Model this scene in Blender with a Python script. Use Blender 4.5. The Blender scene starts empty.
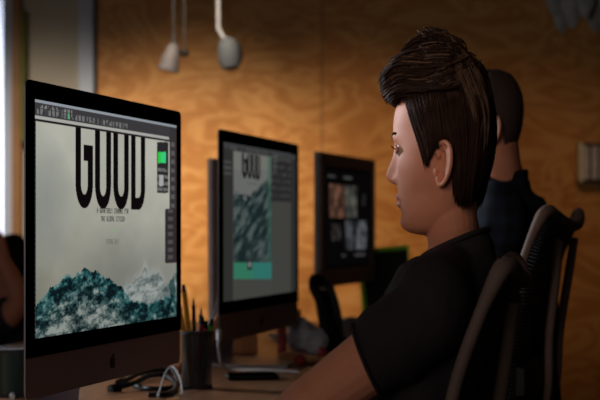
import bpy, bmesh, math, random
import numpy as np
from mathutils import Vector, Matrix, noise
from mathutils.bvhtree import BVHTree
random.seed(7); rng = np.random.default_rng(7)
PI = math.pi
SC = bpy.context.scene; COL = SC.collection

# ------------------------------------------------------------------ camera, world, lights, exposure
FPX = 1590.0; CAMZ = 1.05; HOR = 228.0            # focal length in pixels of a 600 px frame, eye height, horizon row
cam_d = bpy.data.cameras.new('camera'); cam = bpy.data.objects.new('camera', cam_d); COL.objects.link(cam)
cam.location = (0, 0, CAMZ); cam.rotation_euler = (PI/2, 0, 0)
cam_d.sensor_width = 36; cam_d.lens = FPX/600*36; cam_d.shift_y = 28/600.0
cam_d.dof.use_dof = True; cam_d.dof.focus_distance = 2.32; cam_d.dof.aperture_fstop = 6.0
SC.camera = cam
SC.view_settings.view_transform = 'Standard'; SC.view_settings.look = 'None'
SC.view_settings.gamma = 1; SC.view_settings.exposure = 0; SC.view_settings.use_curve_mapping = False
w = bpy.data.worlds.new('world'); SC.world = w; w.use_nodes = True
w.node_tree.nodes['Background'].inputs[0].default_value = (0.75, 0.87, 1.0, 1)
w.node_tree.nodes['Background'].inputs[1].default_value = 0.05

def light(name, kind, loc, target, power, color, **kw):
    d = bpy.data.lights.new(name, kind); d.energy = power; d.color = color
    for k, v in kw.items(): setattr(d, k, v)
    o = bpy.data.objects.new(name, d); COL.objects.link(o); o.location = loc
    o.rotation_euler = (Vector(target) - Vector(loc)).to_track_quat('-Z', 'Y').to_euler()
    return o
# added unseen spots; their soft cones fade the plywood wall towards top and bottom
for lx, tx, pw, cl_, tz in ((-1.15, -.95, 170, (1.0, .87, .72), 1.04), (-.55, -.40, 235, (1.0, .83, .62), 1.03), (.1, .15, 88, (1.0, .69, .40), 1.00), (.7, .70, 20, (1.0, .58, .26), 1.02), (1.3, 1.25, 9, (1.0, .62, .32), 1.05)):
    light('wall_fill_spot', 'SPOT', (lx, 3.9, 2.5), (tx, 6.0, tz), pw, cl_, spot_size=math.radians(33), spot_blend=1.0, shadow_soft_size=0.12)
# soft daylight from the windows on the left of the room
light('window_daylight', 'AREA', (-2.6, 4.3, 1.95), (0.1, 2.2, 1.20), 11, (0.86, 0.93, 1.0), shape='RECTANGLE', size=1.0, size_y=0.6, spread=math.radians(50))
light('head_key_spot', 'SPOT', (-0.75, 0.45, 2.0), (0.15, 2.15, 1.30), 58, (1.0, 0.78, 0.64), spot_size=math.radians(18.5), spot_blend=1.0, shadow_soft_size=0.30)  # added key on the woman's head; its narrow cone leaves her arm dim
light('rear_fill', 'AREA', (-1.4, -1.2, 1.6), (0.0, 4.0, 1.30), 6.5, (1.0, 0.90, 0.80), shape='RECTANGLE', size=2.0, size_y=0.9, spread=math.radians(110))  # added soft fill behind the camera; no window stands there
light('backdrop_fill', 'SPOT', (-2.6, 6.9, 1.3), (-1.62, 8.5, 1.25), 900, (0.90, 0.94, 1.0), spot_size=math.radians(75), spot_blend=1.0, shadow_soft_size=0.2)  # added spot that brightens the backdrop beyond the window

# ------------------------------------------------------------------ helpers
def P(px, py, depth):                                   # point at a distance from the camera plane
    return Vector(((px-300)*depth/FPX, depth, CAMZ + (HOR-py)*depth/FPX))
DESKZ = 0.7407
def D(px, py):                                          # a point on the desk top
    dep = (CAMZ-DESKZ)*FPX/(py-HOR); return Vector(((px-300)*dep/FPX, dep, DESKZ))

def s2l(c): return tuple(((x/255)/12.92 if x/255 <= .04045 else ((x/255+.055)/1.055)**2.4) for x in c)
def mat(name, rgb, rough=.5, metal=0, var=.12, scale=30, bump=0, spec=.5, coat=0, sss=0, emit=None, alpha=1, trans=0):
    m = bpy.data.materials.new(name); m.use_nodes = True; nt = m.node_tree; b = nt.nodes['Principled BSDF']
    c = s2l(rgb)
    n = nt.nodes.new('ShaderNodeTexNoise'); n.inputs['Scale'].default_value = scale; n.inputs['Detail'].default_value = 4
    tc = nt.nodes.new('ShaderNodeTexCoord'); nt.links.new(tc.outputs['Object'], n.inputs['Vector'])
    r = nt.nodes.new('ShaderNodeValToRGB'); r.color_ramp.elements[0].position = .3; r.color_ramp.elements[1].position = .7
    r.color_ramp.elements[0].color = tuple(x*(1-var) for x in c)+(1,)
    r.color_ramp.elements[1].color = tuple(min(1, x*(1+var)) for x in c)+(1,)
    nt.links.new(n.outputs['Fac'], r.inputs[0]); nt.links.new(r.outputs[0], b.inputs['Base Color'])
    b.inputs['Roughness'].default_value = rough; b.inputs['Metallic'].default_value = metal
    b.inputs['Specular IOR Level'].default_value = spec; b.inputs['Coat Weight'].default_value = coat
    if sss:
        b.inputs['Subsurface Weight'].default_value = sss; b.inputs['Subsurface Radius'].default_value = (.012, .004, .002)
        b.inputs['Subsurface Scale'].default_value = 1
    if bump:
        bp = nt.nodes.new('ShaderNodeBump'); bp.inputs['Strength'].default_value = bump; bp.inputs['Distance'].default_value = .002
        nt.links.new(n.outputs['Fac'], bp.inputs['Height']); nt.links.new(bp.outputs[0], b.inputs['Normal'])
    if emit:
        b.inputs['Emission Color'].default_value = s2l(emit[:3])+(1,); b.inputs['Emission Strength'].default_value = emit[3]
    b.inputs['Alpha'].default_value = alpha; b.inputs['Transmission Weight'].default_value = trans
    return m

class MB:
    def __init__(s): s.v = []; s.f = []
    def add(s, vs, fs):
        o = len(s.v); s.v += [tuple(p) for p in vs]; s.f += [tuple(i+o for i in f) for f in fs]; return s
    def box(s, c, size, rot=None, bev=0):
        bm = bmesh.new(); bmesh.ops.create_cube(bm, size=1)
        for v in bm.verts: v.co = Vector((v.co.x*size[0], v.co.y*size[1], v.co.z*size[2]))
        if bev: bmesh.ops.bevel(bm, geom=bm.edges[:], offset=bev, segments=3, affect='EDGES', profile=.5)
        M = Matrix.Translation(Vector(c)) @ (rot.to_matrix().to_4x4() if rot else Matrix())
        bm.verts.index_update()
        s.add([M @ v.co for v in bm.verts], [[v.index for v in f.verts] for f in bm.faces]); bm.free(); return s
    def rings(s, R, cap=True, closed=False):
        n = len(R[0]); vs = [p for r in R for p in r]; fs = []
        m = len(R)
        for i in range(m if closed else m-1):
            for j in range(n):
                a = i*n+j; b = i*n+(j+1) % n; c = ((i+1) % m)*n+(j+1) % n; d = ((i+1) % m)*n+j
                fs.append((a, b, c, d))
        if cap and not closed:
            fs.append(tuple(range(n))[::-1]); fs.append(tuple(range((m-1)*n, m*n)))
        return s.add(vs, fs)
    def tube(s, pts, rad, n=10, closed=False, flat=1.0, up=None):
        pts = [Vector(p) for p in pts]; m = len(pts)
        if not hasattr(rad, '__len__'): rad = [rad]*m
        elif len(rad) != m: rad = list(np.interp(np.linspace(0, 1, m), np.linspace(0, 1, len(rad)), rad))
        R = []; prev = None
        for i, p in enumerate(pts):
            if closed: t = pts[(i+1) % m]-pts[i-1]
            else: t = pts[min(i+1, m-1)]-pts[max(i-1, 0)]
            if t.length < 1e-9: t = Vector((0, 0, 1))
            t.normalize()
            if up is not None: a = Vector(up)
            elif prev is None: a = Vector((0, 0, 1)) if abs(t.z) < .9 else Vector((1, 0, 0))
            else: a = prev
            x = (a - t*a.dot(t)).normalized(); prev = x; y = t.cross(x)
            R.append([p + x*(rad[i]*flat*math.cos(2*PI*k/n)) + y*(rad[i]*math.sin(2*PI*k/n)) for k in range(n)])
        return s.rings(R, True, closed)
    def ball(s, c, r, n=20, M=None):
        if not hasattr(r, '__len__'): r = (r, r, r)
        R = []
        for i in range(1, n):
            th = PI*i/n
            R.append([(math.sin(th)*math.cos(2*PI*k/n)*r[0], math.sin(th)*math.sin(2*PI*k/n)*r[1], -math.cos(th)*r[2]) for k in range(n)])
        c = Vector(c)
        R = [[c + ((M @ Vector(p)) if M else Vector(p)) for p in q] for q in R]
        return s.rings(R)
    def lathe(s, prof, c=(0, 0, 0), n=28):
        return s.rings([[(c[0]+r*math.cos(2*PI*k/n), c[1]+r*math.sin(2*PI*k/n), c[2]+z) for k in range(n)] for r, z in prof])
    def prism(s, poly, y0, y1):                           # polygon in x,z pushed through y
        n = len(poly)
        return s.rings([[(x, y0, z) for x, z in poly], [(x, y1, z) for x, z in poly]])
    def mesh(s, name):
        me = bpy.data.meshes.new(name); me.from_pydata(s.v, [], s.f); me.update()
        bm = bmesh.new(); bm.from_mesh(me); bmesh.ops.recalc_face_normals(bm, faces=bm.faces[:]); bm.to_mesh(me); bm.free()
        return me
    def build(s, name, m, parent=None, smooth=False, angle=None):
        me = s.mesh(name); me.materials.append(m)
        o = bpy.data.objects.new(name, me); COL.objects.link(o)
        if smooth:
            me.polygons.foreach_set('use_smooth', [True]*len(me.polygons))
            if angle is not False:
                me.set_sharp_from_angle(angle=math.radians(angle or 40))
        if parent: o.parent = parent
        return o

def tag(o, label=None, cat=None, group=None, kind=None):
    if label: o['label'] = label
    if cat: o['category'] = cat
    if group: o['group'] = group
    if kind: o['kind'] = kind
    return o
def empty(name, loc, rz=0, label=None, cat=None, group=None):
    o = bpy.data.objects.new(name, None); COL.objects.link(o); o.location = loc; o.rotation_euler = (0, 0, rz)
    o.empty_display_size = .05
    return tag(o, label, cat, group)
def copy_tree(o, parent=None):
    c = o.copy(); COL.objects.link(c); c.parent = parent
    for ch in [x for x in bpy.data.objects if x.parent == o]: copy_tree(ch, c)
    return c
def smoothpath(pts, n=6):
    pts = [Vector(p) for p in pts]; out = []
    for i in range(len(pts)-1):
        p0 = pts[max(i-1, 0)]; p1 = pts[i]; p2 = pts[i+1]; p3 = pts[min(i+2, len(pts)-1)]
        for k in range(n):
            t = k/n
            out.append(.5*((2*p1)+(p2-p0)*t+(2*p0-5*p1+4*p2-p3)*t*t+(3*p1-p0-3*p2+p3)*t**3))
    out.append(pts[-1]); return out
def rrect(w_, h_, r, n=6, cx=0, cz=0):
    out = []
    for qx, qz, a0 in ((1, 1, 0), (-1, 1, 90), (-1, -1, 180), (1, -1, 270)):
        for k in range(n+1):
            a = math.radians(a0+90*k/n); out.append((cx+qx*(w_/2-r)+r*math.cos(a), cz+qz*(h_/2-r)+r*math.sin(a)))
    return out
def remesh(mb, name, m, voxel, smooth=4, parent=None, factor=.5, post=None):
    me = mb.mesh('tmp'); o = bpy.data.objects.new('tmp', me); COL.objects.link(o)
    r = o.modifiers.new('r', 'REMESH'); r.mode = 'VOXEL'; r.voxel_size = voxel; r.use_smooth_shade = True
    if smooth:
        s = o.modifiers.new('s', 'SMOOTH'); s.iterations = smooth; s.factor = factor
    dg = bpy.context.evaluated_depsgraph_get(); dg.update()
    me2 = bpy.data.meshes.new_from_object(o.evaluated_get(dg))
    bpy.data.objects.remove(o); bpy.data.meshes.remove(me)
    me2.name = name; me2.materials.clear(); me2.materials.append(m)
    if post is not None:
        co = np.empty(len(me2.vertices)*3, np.float32); me2.vertices.foreach_get('co', co)
        nr = np.empty(len(me2.vertices)*3, np.float32); me2.vertices.foreach_get('normal', nr)
        co = post(co.reshape(-1, 3), nr.reshape(-1, 3)); me2.vertices.foreach_set('co', co.astype(np.float32).ravel()); me2.update()
    me2.polygons.foreach_set('use_smooth', [True]*len(me2.polygons))
    o2 = bpy.data.objects.new(name, me2); COL.objects.link(o2)
    if parent: o2.parent = parent
    return o2

# ------------------------------------------------------------------ materials
M = {}
M['alu'] = mat('aluminium', (150, 146, 156), .5, .55, .03, 60)
M['glass_black'] = mat('black glass', (6, 5, 6), .3, 0, .1, 10, spec=0)
M['black'] = mat('black plastic', (14, 13, 15), .5, 0, .2, 60, spec=.25)
M['dark_grey'] = mat('dark grey plastic', (40, 36, 37), .7, 0, .12, 60)
M['grey_side'] = mat('grey plastic rim', (170, 172, 180), .5, 0, .08, 60)
M['white'] = mat('white plastic', (205, 205, 208), .5, 0, .05, 40)
M['paper'] = mat('paper', (196, 196, 208), .8, 0, .06, 30)
M['skin'] = mat('skin', (204, 134, 106), .6, 0, .05, 45, bump=.08, spec=.25, sss=.15)
M['lip'] = mat('lips', (190, 105, 98), .42, 0, .06, 90)
M['eye_white'] = mat('eye white', (168, 150, 142), .25)
M['iris'] = mat('iris', (40, 26, 20), .15)
M['hair'] = mat('dark hair', (48, 31, 24), .75, 0, .3, 60, spec=.10)
M['hair_light'] = mat('brown hair', (96, 70, 55), .6, 0, .3, 50, spec=.25)
M['hair_buzz'] = mat('cropped hair', (70, 52, 46), .75, 0, .4, 500, bump=.6)
M['tshirt'] = mat('black cotton', (40, 35, 37), .85, 0, .15, 300, bump=.15, spec=.2)
M['trouser'] = mat('dark denim', (28, 30, 40), .85, 0, .15, 200, spec=.2)
M['chair_frame'] = mat('charcoal chair frame', (104, 84, 76), .75, 0, .1, 40)
M['chair_mesh'] = mat('chair mesh', (58, 46, 42), .6, 0, .2, 100)
M['yellow'] = mat('yellow paint', (214, 150, 34), .5)
M['green'] = mat('green plastic', (70, 160, 50), .5)
M['green_dark'] = mat('dark green plastic', (26, 46, 38), .5)
M['red'] = mat('red plastic', (150, 34, 40), .5)
M['pink'] = mat('pink plastic', (170, 50, 90), .5)
M['blue'] = mat('blue plastic', (50, 60, 130), .5)
M['orange'] = mat('orange card', (196, 128, 84), .7)
M['leaf'] = mat('grey leaf', (150, 152, 152), .6, 0, .3, 30)
M['steel'] = mat('brushed steel', (120, 120, 124), .35, .9)

def wood_mat(name, cols, kind):
    m = bpy.data.materials.new(name); m.use_nodes = True; nt = m.node_tree; b = nt.nodes['Principled BSDF']
    N = nt.nodes.new; L = nt.links.new
    tc = N('ShaderNodeTexCoord'); mp = N('ShaderNodeMapping'); L(tc.outputs['Object'], mp.inputs[0])
    n1 = N('ShaderNodeTexNoise'); n1.inputs['Scale'].default_value = 1.6; n1.inputs['Detail'].default_value = 3
    n1.inputs['Distortion'].default_value = 1.2
    if kind == 'ply':
        mp.inputs['Scale'].default_value = (1.5, 1, 3.4)
    else: mp.inputs['Scale'].default_value = (6, .8, 1)
    L(mp.outputs[0], n1.inputs['Vector'])
    # contour rings of the noise give rotary-cut plywood figure
    mul = N('ShaderNodeMath'); mul.operation = 'MULTIPLY'; mul.inputs[1].default_value = 7.0 if kind == 'ply' else 9
    L(n1.outputs['Fac'], mul.inputs[0])
    sn = N('ShaderNodeMath'); sn.operation = 'SINE'
    mul2 = N('ShaderNodeMath'); mul2.operation = 'MULTIPLY'; mul2.inputs[1].default_value = 6.28
    L(mul.outputs[0], mul2.inputs[0]); L(mul2.outputs[0], sn.inputs[0])
    rp = N('ShaderNodeValToRGB'); e = rp.color_ramp.elements
    e[0].position = 0; e[0].color = s2l(cols[0])+(1,); e[1].position = 1; e[1].color = s2l(cols[2])+(1,)
    x = e.new(.45); x.color = s2l(cols[1])+(1,)
    mr = N('ShaderNodeMapRange'); mr.inputs[1].default_value = -1; mr.inputs[2].default_value = 1
    L(sn.outputs[0], mr.inputs[0])
    n2 = N('ShaderNodeTexNoise'); n2.inputs['Scale'].default_value = 2.2; n2.inputs['Detail'].default_value = 5
    mx = N('ShaderNodeMath'); mx.operation = 'MULTIPLY_ADD'; mx.inputs[1].default_value = .50; 
    L(tc.outputs['Object'], n2.inputs['Vector'])
    sc = N('ShaderNodeMath'); sc.operation = 'MULTIPLY'; sc.inputs[1].default_value = .6; L(n2.outputs['Fac'], sc.inputs[0])
    L(mr.outputs[0], mx.inputs[0]); L(sc.outputs[0], mx.inputs[2]); L(mx.outputs[0], rp.inputs[0])
    L(rp.outputs[0], b.inputs['Base Color']); b.inputs['Roughness'].default_value = .5 if kind == 'ply' else .42
    b.inputs['Specular IOR Level'].default_value = .3
    return m
M['ply'] = wood_mat('plywood', ((176, 108, 48), (206, 142, 74), (228, 172, 106)), 'ply')
M['desk'] = wood_mat('desk wood', ((112, 74, 50), (130, 86, 58), (144, 98, 68)), 'desk')
M['timber'] = mat('timber trim', (150, 104, 60), .6, 0, .15, 8)
M['plaster'] = mat('plaster', (196, 186, 168), .9, 0, .05, 3)
M['wframe'] = mat('pale window frame', (196, 204, 220), .6, 0, .03, 3)
M['floor'] = mat('concrete floor', (74, 66, 60), .7, 0, .12, 2)
M['ceil'] = mat('ceiling paint', (96, 88, 78), .9, 0, .05, 2)

# ------------------------------------------------------------------ room
WY = 6.0
def st(o): o['kind'] = 'structure'; return o
st(MB().box((0.2, 2.8, -.05), (7.4, 9, .1)).build('floor', M['floor']))
st(MB().box((0.2, 2.8, 2.95), (7.4, 9, .1)).build('ceiling', M['ceil']))
wx0 = (94-300)*WY/FPX                                      # where the plywood begins
wb = MB()
wb.box(((wx0+3.8)/2, WY+.06, 1.45), (3.8-wx0, .12, 2.9))
st(wb.build('wall_back', M['ply']))
# thin dark seam battens between plywood sheets
st(MB().box(((322-300)*WY/FPX, WY-.0015, 1.45), (.006, .003, 2.9)).build('trim_1', M['timber']))
st(MB().box(((96-300)*WY/FPX, WY-.004, 1.45), (.012, .02, 2.9)).build('trim_2', mat('dark trim', (50, 34, 26), .7)))
def X6(px): return (px-300)*WY/FPX
# pale window frame, plaster pier, timber post, bright glazing
st(MB().box(((X6(79)+X6(94))/2, WY+.03, 1.45), (X6(94)-X6(79), .1, 2.9), bev=.004).build('trim_3', M['wframe']))
st(MB().box(((X6(22)+X6(79))/2, WY+.07, 1.45), (X6(79)-X6(22), .1, 2.9)).build('wall_pier', M['plaster']))
st(MB().box(((X6(13)+X6(22))/2, WY+.03, 1.45), (X6(22)-X6(13), .12, 2.9), bev=.004).build('trim_4', M['timber']))
win = st(MB().box(((-2.9+X6(13))/2, WY+.08, .35), (X6(13)+2.9, .12, .7)).build('wall_sill', M['plaster']))
st(MB().box(((-2.9+X6(13))/2, WY+.08, 2.6), (X6(13)+2.9, .12, .6)).build('wall_lintel', M['plaster']))
gl = mat('window glass', (240, 245, 250), .05, alpha=.12)
g = st(MB().box(((-2.9+X6(13))/2, WY+.08, 1.5), (X6(13)+2.9, .008, 1.6)).build('window_1', gl))
fr = MB()
for xx in (-2.87, -2.1, X6(13)-.02): fr.box((xx, WY+.07, 1.5), (.05, .06, 1.6))
for zz in (.72, 2.28): fr.box(((-2.9+X6(13))/2, WY+.07, zz), (X6(13)+2.9, .06, .05))
fr.build('window_frame', M['wframe'], g)
# left wall has the big daylight windows (outside the picture), right and rear walls close the room
st(MB().box((-3.5+.45, 5.7, 1.45), (.12, .9, 2.9)).build('wall_left', M['plaster']))
st(MB().box((3.86, 2.8, 1.45), (.12, 9, 2.9)).build('wall_right', M['ceil']))
st(MB().box((-2.2, 8.6, 1.5), (4.4, .15, 3.2)).build('outside_backdrop', M['wframe']))  # added pale backdrop; its spot's falloff gives the window a soft gradient
st(MB().box((.2, -1.6, 1.45), (7.4, .12, 2.9)).build('wall_rear', M['ceil']))
st(MB().box((-3.5, 1.0, 1.45), (.12, 5, 2.9)).build('wall_left_near', M['ceil']))
# yellow-green strip of planting seen past the timber post
tag(MB().box((X6(24), WY-.02, 1.62), (.028, .03, .5), bev=.01).build('curtain', mat('olive cloth', (110, 104, 44), .8)), 'narrow olive curtain strip beside the timber window post', 'curtain')

# ------------------------------------------------------------------ desk
U = Vector((.208, .978, 0)); V = Vector((.978, -.208, 0)); DO = Vector((-.30, 2.5, 0)); DANG = math.atan2(.978, .208)-PI/2
def B(u, v, z=0): return DO + U*u + V*v + Vector((0, 0, z))
dk = empty('desk', B(.9, -.2), DANG, 'long warm wooden bench desk running away beneath all the screens', 'desk')
MB().box((0, 0, DESKZ-.016), (1.24, 3.7, .032), bev=.004).build('desk_top', M['desk'], dk)
for sx in (-.56, .56):
    for sy in (-1.75, 0, 1.75):
        MB().box((sx, sy, .354), (.05, .05, .708), bev=.004).build('leg', M['dark_grey'], dk)
MB().box((0, 0, .67), (.05, 3.5, .05)).build('rail', M['dark_grey'], dk)

# ------------------------------------------------------------------ screens
def screen_mesh(name, W_, H_, nx, ny, loc_y, cz, paint, parent, org, ang, strength=1.0):
    """a flat lit display; each vertex carries the picture's own colour"""
    xs = np.linspace(-W_/2, W_/2, nx); zs = np.linspace(cz+H_/2, cz-H_/2, ny)
    X, Z = np.meshgrid(xs, zs)
    vs = np.stack([X, np.full_like(X, loc_y), Z], -1).reshape(-1, 3)
    idx = np.arange(nx*ny).reshape(ny, nx)
    f = np.stack([idx[:-1, :-1], idx[1:, :-1], idx[1:, 1:], idx[:-1, 1:]], -1).reshape(-1, 4)
    me = bpy.data.meshes.new(name)
    me.vertices.add(len(vs)); me.vertices.foreach_set('co', vs.ravel().astype(np.float32))
    me.loops.add(f.size); me.loops.foreach_set('vertex_index', f.ravel().astype(np.int32))
    me.polygons.add(len(f)); me.polygons.foreach_set('loop_start', (np.arange(len(f))*4).astype(np.int32))
    me.update(); me.validate()
    # photo-independent page coordinates: u from the left, v from the top, 0..1; a and b are the matching degrees of view
    wx = org[0] + X*math.cos(ang) - loc_y*math.sin(ang); wy = org[1] + X*math.sin(ang) + loc_y*math.cos(ang); wz = org[2]+Z
    PX = 300+FPX*wx/wy; PY = HOR-(wz-CAMZ)*FPX/wy
    u = (X+W_/2)/W_; v = (cz+H_/2-Z)/H_
    img = paint(PX, PY, u, v, wz)                           # sRGB 0..255
    c = img/255.; lin = np.where(c <= .04045, c/12.92, ((c+.055)/1.055)**2.4)
    ca = me.color_attributes.new('picture', 'FLOAT_COLOR', 'POINT')
    ca.data.foreach_set('color', np.concatenate([lin, np.ones(lin.shape[:2]+(1,))], -1).astype(np.float32).ravel())
    m = bpy.data.materials.new(name+' picture'); m.use_nodes = True; nt = m.node_tree; b = nt.nodes['Principled BSDF']
    at = nt.nodes.new('ShaderNodeAttribute'); at.attribute_name = 'picture'
    b.inputs['Base Color'].default_value = (.004, .004, .004, 1); b.inputs['Roughness'].default_value = .2
    b.inputs['Specular IOR Level'].default_value = 0
    nt.links.new(at.outputs['Color'], b.inputs['Emission Color']); b.inputs['Emission Strength'].default_value = strength
    me.materials.append(m)
    o = bpy.data.objects.new(name, me); COL.objects.link(o); o.parent = parent
    return o
def fbm(X, Y, seed, octs=5, gain=.55):
    out = np.zeros_like(X, dtype=float); amp = 1; tot = 0
    for k in range(octs):
        r = np.random.default_rng(seed+k); G = r.random((64, 64))
        x = X*2**k; y = Y*2**k; xi = np.floor(x).astype(int); yi = np.floor(y).astype(int); fx = x-xi; fy = y-yi
        fx = fx*fx*(3-2*fx); fy = fy*fy*(3-2*fy); g_ = lambda a, b: G[b % 64, a % 64]
        out += amp*((g_(xi, yi)*(1-fx)+g_(xi+1, yi)*fx)*(1-fy)+(g_(xi, yi+1)*(1-fx)+g_(xi+1, yi+1)*fx)*fy)
        tot += amp; amp *= gain
    return out/tot
FONT = {'A': '01110 10001 10001 11111 10001 10001 10001', 'B': '11110 10001 11110 10001 10001 10001 11110', 'C': '01111 10000 10000 10000 10000 10000 01111',
 'E': '11111 10000 10000 11110 10000 10000 11111', 'F': '11111 10000 11110 10000 10000 10000 10000', 'G': '01111 10000 10000 10111 10001 10001 01111',
 'H': '10001 10001 10001 11111 10001 10001 10001', 'I': '01110 00100 00100 00100 00100 00100 01110', 'J': '00111 00010 00010 00010 00010 10010 01100',
 'L': '10000 10000 10000 10000 10000 10000 11111', 'N': '10001 11001 10101 10101 10011 10001 10001', 'O': '01110 10001 10001 10001 10001 10001 01110',
 'Q': '01110 10001 10001 10001 10101 10010 01101', 'R': '11110 10001 10001 11110 10100 10010 10001', 'T': '11111 00100 00100 00100 00100 00100 00100',
 'U': '10001 10001 10001 10001 10001 10001 01110', 'Y': '10001 10001 01010 00100 00100 00100 00100', 'Z': '11111 00001 00010 00100 01000 10000 11111',
 'P': '11110 10001 10001 11110 10000 10000 10000', 'S': '01111 10000 10000 01110 00001 00001 11110', '2': '01110 10001 00001 00110 01000 10000 11111',
 '0': '01110 10001 10011 10101 11001 10001 01110', '1': '00100 01100 00100 00100 00100 00100 01110', '7': '11111 00001 00010 00100 00100 01000 01000', 'M': '10001 11011 10101 10101 10001 10001 10001', ' ': '00000 '*7}
def text(img, s, u0, u1, v0, v1, u, v, col, a=1):
    n = len(s)*6-1
    cx = np.floor((u-u0)/(u1-u0)*n).astype(int); cy = np.floor((v-v0)/(v1-v0)*7).astype(int)
    ok = (cx >= 0) & (cx < n) & (cy >= 0) & (cy < 7)
    bits = np.zeros((7, n))
    for i, ch in enumerate(s):
        for r_, row in enumerate(FONT[ch].split()):
            for c_ in range(5): bits[r_, i*6+c_] = max(bits[r_, i*6+c_], float(row[c_])); bits[r_, min(i*6+c_+1, n-1)] = max(bits[r_, min(i*6+c_+1, n-1)], .45*float(row[c_]))
    k = np.where(ok, bits[np.clip(cy, 0, 6), np.clip(cx, 0, n-1)], 0)*a
    img += (np.array(col)-img)*k[..., None]
def put(img, mask, col, a=1.): 
    k = (np.asarray(mask, float)*a)[..., None]; img += (np.array(col, float)-img)*k
def lerp(x, xs, ys): return np.interp(x, xs, ys)
def good_letters(img, u, zt, zb, z, edges, col=(14, 10, 12), th=.31):
    """G O O D in tall condensed capitals; edges = outer left/right of each letter, z grows upward"""
    H_ = zt-zb
    for k, (a, b) in enumerate(edges):
        wd = b-a; st_ = .30*wd; r = wd/2
        # rounded bottom corners in true proportion (asp = metres of height per unit u)
        x = (u-a)/wd; asp = ASP*wd                     # letter width in metres
        zz = (z-zb)
        def shape(x0, x1, base):
            w2 = (x1-x0)/2*asp; cx = (x0+x1)/2
            hx = np.abs(x-cx)*asp; dz = base+w2*1.15-zz
            round_ = (zz >= base+w2*1.15) & (hx <= w2) | ((zz < base+w2*1.15) & ((hx/w2)**2+(np.maximum(dz, 0)/(w2*1.15))**2 <= 1))
            return round_
        if k == 3: outer = (x >= 0) & (x <= 1) & (zz >= 0) & ~((x > .5) & ~shape(0, 1, 0))
        else: outer = shape(0, 1, 0)
        bd = .14*asp*2.2
        inner = shape(th, 1-th, bd) if k != 3 else ((x > th) & (x < 1-th) & (zz > bd) & ((x < .5) | shape(th, 1-th, bd)))
        m = outer & ~inner & (z <= zt)
        if k == 0:                                     # the G: opening above the bar at the right
            gb0, gb1 = .60*H_, .80*H_
            m &= ~((x > .69) & (zz > gb1))
            m |= (x > .46) & (x < 1) & (zz > gb0) & (zz < gb1)
            m &= ~((x >= 1.0))
        put(img, m, col)
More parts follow.
